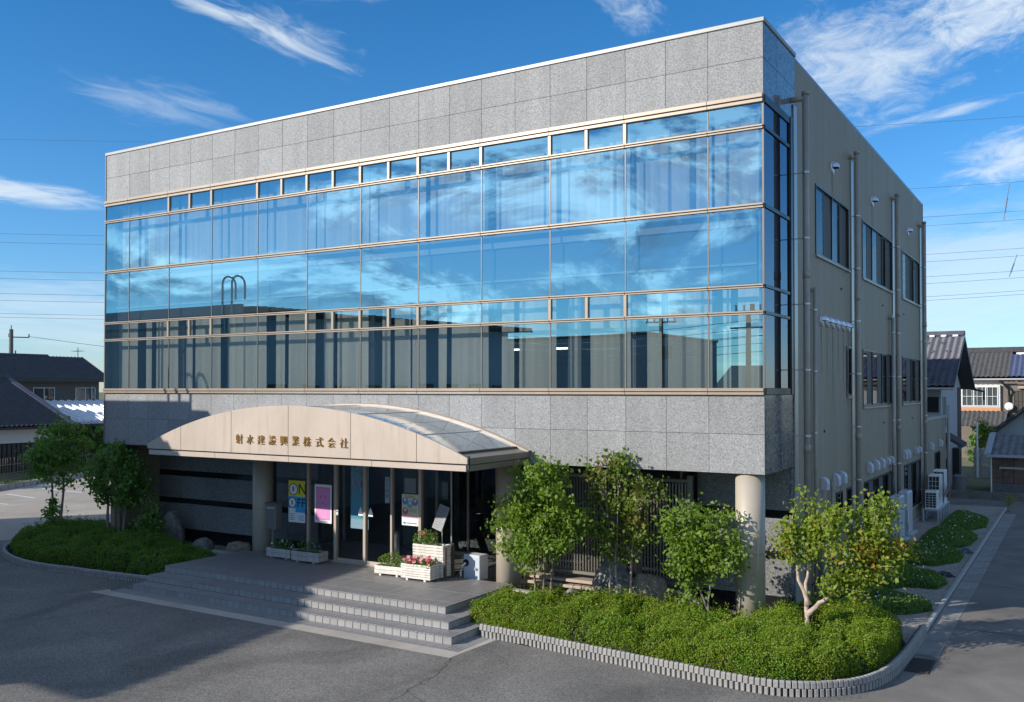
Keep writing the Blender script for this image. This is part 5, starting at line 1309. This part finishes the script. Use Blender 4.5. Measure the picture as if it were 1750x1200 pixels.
# shed
hS = thing('timber_shed', 'dark brown timber shed with grey corrugated roof at the end of the lane', 'shed')
MB().box(1.75, 9, 34.6, 38, 0, 1.95).build('wall', pmat('shed_timber', (.075, .05, .04), .8, var=.35, nscale=3), hS)
m = MB(); N = 90
for k in range(N):
    a, b = 1.55+k*.085, 1.55+(k+1)*.085; za, zb = .03*math.cos(k*math.pi/2), .03*math.cos((k+1)*math.pi/2)
    m.face([(a, 34.3, 2.02+za), (b, 34.3, 2.02+zb), (b, 37.6, 2.95+zb), (a, 37.6, 2.95+za)])
m.build('corrugated_roof', pmat('weathered_corrugated', (.15, .15, .145), .7, var=.4, nscale=3), hS)
MB().box(1.5, 9, 34.22, 34.3, 1.88, 2.02).build('eave_board', pmat('zinc_eave', (.42, .44, .46), .5), hS)
slab(hS, [(1.42, 34.25, 2.06), (1.72, 34.25, 2.10), (1.72, 37.7, 3.05), (1.42, 37.7, 3.0)], .06, MATS['zinc_eave'], 'verge_flashing')
MB().box(1.70, 1.76, 34.54, 34.599, 0, 1.9).build('corner_post', WHITE, hS)
for k in range(9): MB().box(1.78+k*.5, 2.24+k*.5, 34.57, 34.598, .05+.5, 1.85).build('plank', pmat('shed_plank', (.13, .08, .06), .8, var=.3, nscale=4, obvar=.3), hS)
MB().box(2.1, 9, 34.5, 34.568, 1.28, 1.38).build('cross_rail', pmat('rail_grey', (.40, .39, .36), .6), hS)
MB().box(1.78, 9, 34.545, 34.598, .05, .52).build('block_base', pmat('block_grey', (.13, .125, .12), .85, var=.2), hS)
# lane end wall and clutter
bw = thing('boundary_wall', 'low dark concrete wall across the end of the lane', 'wall')
bk = MB().box(-.49, .49, -.08, .08, 0, .36).mesh('wall_block', pmat('old_concrete', (.17, .16, .145), .85, var=.3, nscale=2, obvar=.12), .01)
for k in range(14): link('wall_block', bk, bw, (.5+k*1.0, 31.4, 0))
cw = thing('block_wall', 'pale concrete block wall between grey house and timber shed', 'wall')
bk2 = MB().box(-.19, .19, -.06, .06, -.09, .09).mesh('block', pmat('pale_block', (.40, .39, .36), .85, var=.12, obvar=.1), .006)
for r_ in range(9):
    for k in range(6): link('block', bk2, cw, (.26+k*.4+(r_ % 2)*.0, 43.6, .1+r_*.2))
MB().tube([(.30, 43.4, 0), (.30, 43.4, 3.4)], .05, 8).build('pole', WHITE, cw)
tree('background_tree', 'green shrub behind the block wall by the white pole', 'tree', (.35, 44.8, 0), [((0, 0, 0), (0, 0, 1.4), (.1, 0, 2.6))], [(.2, 0, 2.4, .6, .6, 1.3)], 900, .15, LEAF1, BARK, 95, 50, .04)
tree('background_tree', 'dark shrub in the gap below the brown tiled lower roof', 'tree', (-.35, 52.5, 0), [((0, 0, 0), (0, 0, .8), (.1, 0, 2.0))], [(.1, 0, 1.5, 1.1, .9, 1.4)], 1300, .2, LEAF5, BARK, 98, 40, .04)
cl = thing('water_tank', 'grey covered water tank standing against the house behind the annex', 'tank', (.35, 33.2, 0)); MB().tube([(0, 0, 0), (0, 0, .9)], .32, 16).tube([(0, 0, .9), (0, 0, 1.02)], [.34, .2], 16).build('body', pmat('dull_grey', (.14, .14, .14), .7), cl); MB().tube([(0, 0, 1.0), (0, 0, 1.1)], .08, 10).build('cap', BLACK, cl)
gsx = hedge('verge_weeds', 'dark weeds growing in front of the boundary wall beside the house', 'weeds', [(.4, 31.7), (1.7, 31.7), (1.7, 33.8), (.4, 33.8)], .2, 1200, .09, GRASSM, 97, 12, .5, droop=-1.4)

# left-hand neighbours
hD = thing('tiled_house', 'two storey brown house with charcoal tiled roof in the left background', 'house')
X0 = -60.5
MB().box(X0-9, X0, 6, 26.1, 0, 6.2).build('wall', WALLB, hD)
tile_roof_plane(hD, (X0+.8, 5.2, 6.2), (0, 12.6, 0), (-4.4, 0, 2.15), 40, 16, RT3)
tile_roof_plane(hD, (X0+.8, 17.8, 6.2), (0, 8.7, 0), (-3.7, 0, 1.75), 28, 14, RT3)
slab(hD, [(X0-9.8, 5.2, 6.2), (X0-9.8, 17.8, 6.2), (X0-3.6, 17.8, 8.3), (X0-3.6, 5.2, 8.3)], .1, RT3, 'roof_rear')
slab(hD, [(X0-9.8, 17.8, 6.2), (X0-9.8, 26.5, 6.2), (X0-2.9, 26.5, 7.9), (X0-2.9, 17.8, 7.9)], .1, RT3, 'roof_rear')
MB().box(X0-3.8, X0-3.4, 5.2, 17.85, 8.30, 8.52).build('ridge', RT3, hD, .05); MB().box(X0-3.1, X0-2.7, 17.86, 23.6, 7.92, 8.12).build('ridge', RT3, hD, .05)
MB().box(X0+.80, X0+.86, 5.2, 26.5, 5.95, 6.33).build('eave_board', DARKF, hD); MB().box(X0-.01, X0+.8, 5.2, 26.5, 5.98, 6.06).build('eave_soffit', DARKF, hD)
for y in (21.5, 24.9): win(hD, 'x+', (X0, y, 5.0), 1.7, 1.05, WHITE, GLASS_W, 2, .06, pmat('curtain_grey', (.35, .38, .40), .8))
MB().tube([(X0+.08, 25.4, 3.6), (X0+.08, 25.4, 5.6)], .06, 8).build('downpipe', WALLW, hD)
MB().prism([(X0-8.8, 6.19), (X0+.4, 6.19), (X0-2.9, 7.75)], 'y', 25.9, 26.08).build('gable_wall', WALLB, hD)
hE = thing('tiled_house', 'low house with big charcoal tiled roof and white eave band at the left edge', 'house')
X1 = -50.3
MB().box(X1-13, X1-.8, 2, 16.4, 0, 2.9).build('wall', pmat('dark_board', (.05, .045, .042), .7), hE)
tile_roof_plane(hE, (X1, 1, 3.05), (0, 16.2, 0), (-7.8, 0, 3.1), 52, 26, RT3)
slab(hE, [(X1-15.6, 1, 3.05), (X1-15.6, 17.2, 3.05), (X1-7.8, 17.2, 6.12), (X1-7.8, 1, 6.12)], .1, RT3, 'roof_rear')
MB().box(X1-8, X1-7.5, 1, 17.3, 6.12, 6.45).build('ridge', RT3, hE, .06)
slab(hE, [(X1+.05, 17.0, 3.16), (X1+.05, 17.45, 3.16), (X1-7.8, 17.45, 6.30), (X1-7.8, 17.0, 6.30)], .22, RT1, 'verge_ridge')
MB().box(X1-.75, X1-.62, 1, 17.0, 2.05, 2.92).build('white_band', WALLW, hE); MB().box(X1-.05, X1+.02, 1, 17.2, 2.90, 3.04).build('eave_board', DARKF, hE)
sl_ = MB().box(-.015, .015, -.11, .11, .0, 1.9).mesh('board', pmat('fence_brown', (.045, .04, .038), .6), .004)
for k in range(45): link('board', sl_, hE, (X1-.70, 2.2+k*.3, .1))
MB().prism([(X1-8.6, 6.2), (X1-5.6, 5.35), (X1-8.6, 5.3)], 'y', 12.0, 12.2).build('gable_end', pmat('cream_gable', (.62, .52, .42), .7), hE)
cp = thing('carport', 'carport with white corrugated metal roof left of the office building', 'carport')
CPM = pmat('white_sheet_metal', (.74, .74, .73), .45, .1)
slab(cp, [(-52.2, 17.8, 3.05), (-52.2, 32.1, 3.05), (-58.4, 32.1, 4.42), (-58.4, 17.8, 4.42)], .05, pmat('grey_sheet_metal', (.36, .38, .40), .5, .1), 'roof_sheet')
rib = MB().prism([(-.17, 0), (.17, 0), (.10, .17), (-.10, .17)], 'x', -3.0, 3.0).mesh('roof_rib', CPM)
for k in range(25): link('roof_rib', rib, cp, (-55.5, 18.1+k*.57, 3.80), (0, .2175, 0))
MB().box(-52.3, -52.15, 17.8, 32.1, 2.86, 3.04).build('eave_board', DARKF, cp); MB().box(-58.5, -58.35, 17.8, 32.1, 4.44, 4.56).build('ridge_flashing', pmat('zinc_eave', (.42, .44, .46), .5), cp)
for y in (18.2, 23, 27.5, 31.8): MB().box(-52.4, -52.28, y-.06, y+.06, 0, 2.9).build('post', DARKF, cp)
MB().box(-58.6, -58.5, 17.8, 32, 0, 4.4).build('rear_wall', pmat('dark_board', (.05, .045, .042), .7), cp)
tree('background_tree', 'dark green tree beside the carport behind the left garden trees', 'tree', (-52.0, 19.8, 0), [((0, 0, 0), (0, 0, 1.2), (0, 0, 2.3))], [(0, 0, 2.0, 1.7, 1.4, 1.0)], 1200, .24, LEAF5, BARK, 96, 45, .07)

# ------------------------------------------------------------------ utility pole, antennas and wires
WIRE = pmat('wire', (.13, .15, .18), .6)
RUN = Vector((math.cos(YAW), math.sin(YAW), 0)); MID = Vector((-72.2, 107.9, 0))     # bearing of the transmission line and a point under it
def on_line(r, z): return MID + RUN*r + Vector((0, 0, z))
def hang(r, low): return on_line(r, low + 2.89e-4*(r+38.8)**2)                       # each wire sags to its lowest point near r = -38.8
up_ = thing('utility_pole', 'distant utility pole with crossarms above the left house roof', 'utility pole', (-87.2, 34.7, 0))
PM = pmat('pole_concrete', (.13, .125, .12), .8)
MB().tube([(0, 0, 0), (0, 0, 11.5)], [.26, .19], 12).build('pole', PM, up_)
d_ = Vector((.87, -.5, 0)).cross(Vector((0, 0, 1)))
ax_ = Vector((.5, .87, 0))
for z, l0, l1 in ((10.7, -.2, 1.6), (9.0, -1.8, .4), (7.9, -.3, 1.9)):
    MB().tube([ax_*l0+Vector((0, 0, z)), ax_*l1+Vector((0, 0, z))], .06, 6).build('crossarm', DARKF, up_)
    for q in (l0, l1): MB().tube([ax_*q+Vector((0, 0, z)), ax_*q+Vector((0, 0, z+.35))], .07, 6).build('insulator', PM, up_)
MB().tube([(0, 0, 10.9), (0, 0, 11.9)], .05, 6).build('pin', DARKF, up_)
top = Vector((-87.2, 34.7, 10.8)) + ax_*1.6
def cable(name, label, pts, r, group):
    m = MB().tube(pts, r, 5, False); o = m.build(name, WIRE); return tag(o, label, 'power line', group)
e2 = Vector((-58, 70, 8.6)); cable('service_wire', 'thin wire running right from the distant utility pole', [top.lerp(e2, k/10)+Vector((0, 0, -1.2*math.sin(math.pi*k/10))) for k in range(11)], .022, 'wires of the distant pole')
for low, lb_ in ((45.0, 'topmost power line high above the left roof'), (29.8, 'upper wire of the highest pair of power lines left of the building'), (28.4, 'lower wire of the highest pair of power lines left of the building'),
        (23.8, 'upper wire of the second pair of power lines'), (22.6, 'lower wire of the second pair of power lines'), (20.2, 'upper wire of the third pair of power lines'),
        (19.1, 'lower wire of the third pair of power lines'), (17.0, 'upper wire of the lowest pair of power lines'), (16.4, 'lower wire of the lowest pair of power lines'), (34.5, 'single power line crossing the sky right of the building')):
    cable('power_line', lb_, [hang(r, low) for r in np.linspace(5 if low == 34.5 else -105, 116, 40)], .026, 'high voltage power lines behind the building')
for (a, b, lb_) in (((79.8, 38.5), (78.8, 32.5), 'upper slanted spacer rod hanging between power lines at the right'), ((80.9, 27.0), (79.6, 23.4), 'lower slanted spacer rod hanging between power lines at the right')):
    t = thing('line_spacer', lb_, 'spacer rod'); pa, pb = on_line(*a), on_line(*b)
    MB().tube([pa, pb], .06, 6).build('rod', WIRE, t); MB().tube([pa.lerp(pb, .4), pa.lerp(pb, .8)], .12, 6).build('weight', WIRE, t)
def antenna(label, loc):
    t = thing('tv_antenna', label, 'antenna', loc); MB().tube([(0, 0, 0), (0, 0, 1.9)], .03, 6).build('mast', DARKF, t)
    m = MB().tube([(-.5, 0, 1.6), (.5, 0, 1.6)], .02, 5)
    for k in range(5): m.tube([(-.45+k*.22, -.3, 1.6), (-.45+k*.22, .3, 1.6)], .014, 4)
    m.build('elements', DARKF, t)
antenna('thin television antenna on the lower ridge of the left house', (X0-3.0, 17.9, 8.0)); antenna('television antenna near the right end of the left house roof', (X0-3.5, 26.6, 6.9))

# ------------------------------------------------------------------ buildings across the yard (mirrored in the glass, and casting the yard's shade)
wh = thing('warehouse', 'dark flat fronted warehouse with corrugated roof edge mirrored in the glass', 'building')
WM = pmat('warehouse_cladding', (.42, .45, .50), .6, var=.1)
WK = [(-39.5, -7.0), (-23.6, -7.0), (-21.25, -24.0), (-37.2, -26.0)]; HW = 8.9
m = MB(); n = 4
for i in range(4):
    a, b = WK[i], WK[(i+1) % 4]; m.face([(*a, 0), (*b, 0), (*b, HW-.35), (*a, HW-.35)])
m.face([(*p, HW-.35) for p in WK]); m.build('wall', WM, wh)
MB().box(-39.5, -23.6, -7.05, -6.85, HW-.8, HW).build('front_parapet', WM, wh)
a, b = Vector((-23.5, -7.2, 0)), Vector((-20.9, -25.2, 0)); d_ = b-a; L = d_.length; d_.normalize(); nn = Vector((d_.y, -d_.x, 0))*-1
m = MB(); k = 0; s = 0
while s < L:
    p, q = a+d_*s, a+d_*min(L, s+.42); nx_ = Vector((.55, .07, 0))
    m.face([(p.x-2, p.y, HW-.30), (p.x+.55, p.y, HW-.34), (p.x+.55, p.y, HW-.10), (p.x-2, p.y, HW-.02)]); m.face([(p.x-2, p.y, HW-.02), (p.x+.55, p.y, HW-.10), (q.x+.55, q.y, HW-.34), (q.x-2, q.y, HW-.30)])
    s += .42
m.build('corrugated_roof', pmat('warehouse_roof', (.11, .12, .13), .5, .3), wh)
for i in range(9):
    y = -8.5-i*1.8; MB().box(-23.47+(-7-y)*.138, -23.39+(-7-y)*.138, y-.5, y+.5, 4.5, 5.6).build('window', DARKF, wh)
ld = MB()
for x in (-24.5, -23.95): ld.tube([(x, -6.75, HW-1.2), (x, -6.75, HW+.85)] + [(x, -6.75-.35+.35*math.cos(t), HW+.85+.35*math.sin(t)) for t in np.linspace(.3, math.pi, 8)] + [(x, -7.45, HW+.25)], .045, 8)
for k in range(4): ld.tube([(-24.5, -6.75, HW-1.1+k*.28), (-23.95, -6.75, HW-1.1+k*.28)], .02, 6)
ld.build('roof_ladder', STEEL, wh)
gb = thing('storage_hall', 'plain grey storage hall far across the yard mirrored in the lower glass', 'building')
MB().box(-37, -21.6, -60, -45, 0, 9.3).build('wall', pmat('hall_grey', (.32, .32, .32), .7), gb); MB().box(-37.1, -21.5, -60.1, -44.9, 9.3, 9.5).build('roof', DARKF, gb)
MB().box(-33, -29, -44.98, -44.9, 0, 4.5).build('door', BRONZE, gb)
for (x, y, h, lb_) in ((-18.7, -40, 10.3, 'utility pole with transformers mirrored in the lower right glass'), (-11.1, -35, 10.4, 'plain utility pole mirrored at the right end of the glass')):
    t = thing('utility_pole', lb_, 'utility pole', (x, y, 0)); MB().tube([(0, 0, 0), (0, 0, h)], [.2, .14], 10).build('pole', PM, t)
    for z in (h-.5, h-1.5): MB().box(-1.1, 1.1, -.05, .05, z, z+.1).build('crossarm', DARKF, t)
    for xx in (-1, -.5, .5, 1): MB().tube([(xx, 0, h-.4), (xx, 0, h-.05)], .06, 6).build('insulator', WHITE, t)
    if x < -15: MB().tube([(.45, 0, h-3), (.45, 0, h-2.1)], .28, 10).build('transformer', PM, t)
for k in range(6):
    z = 9.8-(k % 3)*.5-(k//3)*1.0
    cable('street_wire', 'street wire strung between the poles across the yard, run %s from the top' % ('first', 'second', 'third', 'fourth', 'fifth', 'sixth')[k], [Vector((-60+j*8, -47.5+j*1.36-(k % 3)*.5, z-.012*((j*8-41) % 8)-(.5*math.sin(math.pi*(j % 3)/3)))) for j in range(16)], .02, 'street wires across the yard')
def low_house(lb_, x0, x1, y0, y1, h, hr, wm, rm):
    t = thing('tiled_house', lb_, 'house'); MB().box(x0, x1, y0, y1, 0, h).prism([(y0, h), (y1, h), ((y0+y1)/2, hr-.1)], 'x', x0+.01, x1-.01).build('wall', wm, t)
    ym = (y0+y1)/2
    slab(t, [(x0-.6, y1+.7, h-.1), (x1+.6, y1+.7, h-.1), (x1+.6, ym, hr), (x0-.6, ym, hr)], .15, rm, 'roof'); slab(t, [(x0-.6, y0-.7, h-.1), (x1+.6, y0-.7, h-.1), (x1+.6, ym, hr), (x0-.6, ym, hr)], .15, rm, 'roof')
    for k in range(3): MB().box(x0+1+k*(x1-x0)/3.2, x0+2.4+k*(x1-x0)/3.2, y1, y1+.04, h-1.8, h-.7).build('window', DARKF, t)
low_house('low house across the street mirrored beside the pole', -22, -12, -72, -62, 5.2, 7.4, WALLB, RT3)
low_house('small pale house across the street mirrored near the glass corner', -10, -2, -66, -58, 4.6, 6.6, WALLW, RT1)
low_house('house across the lane mirrored in the side glass', 46, 58, 20, 32, 5, 7.4, WALLW, RT3)
low_house('second house across the lane mirrored in the side glass', 44, 56, 38, 50, 5, 7.6, WALLG, RT1)
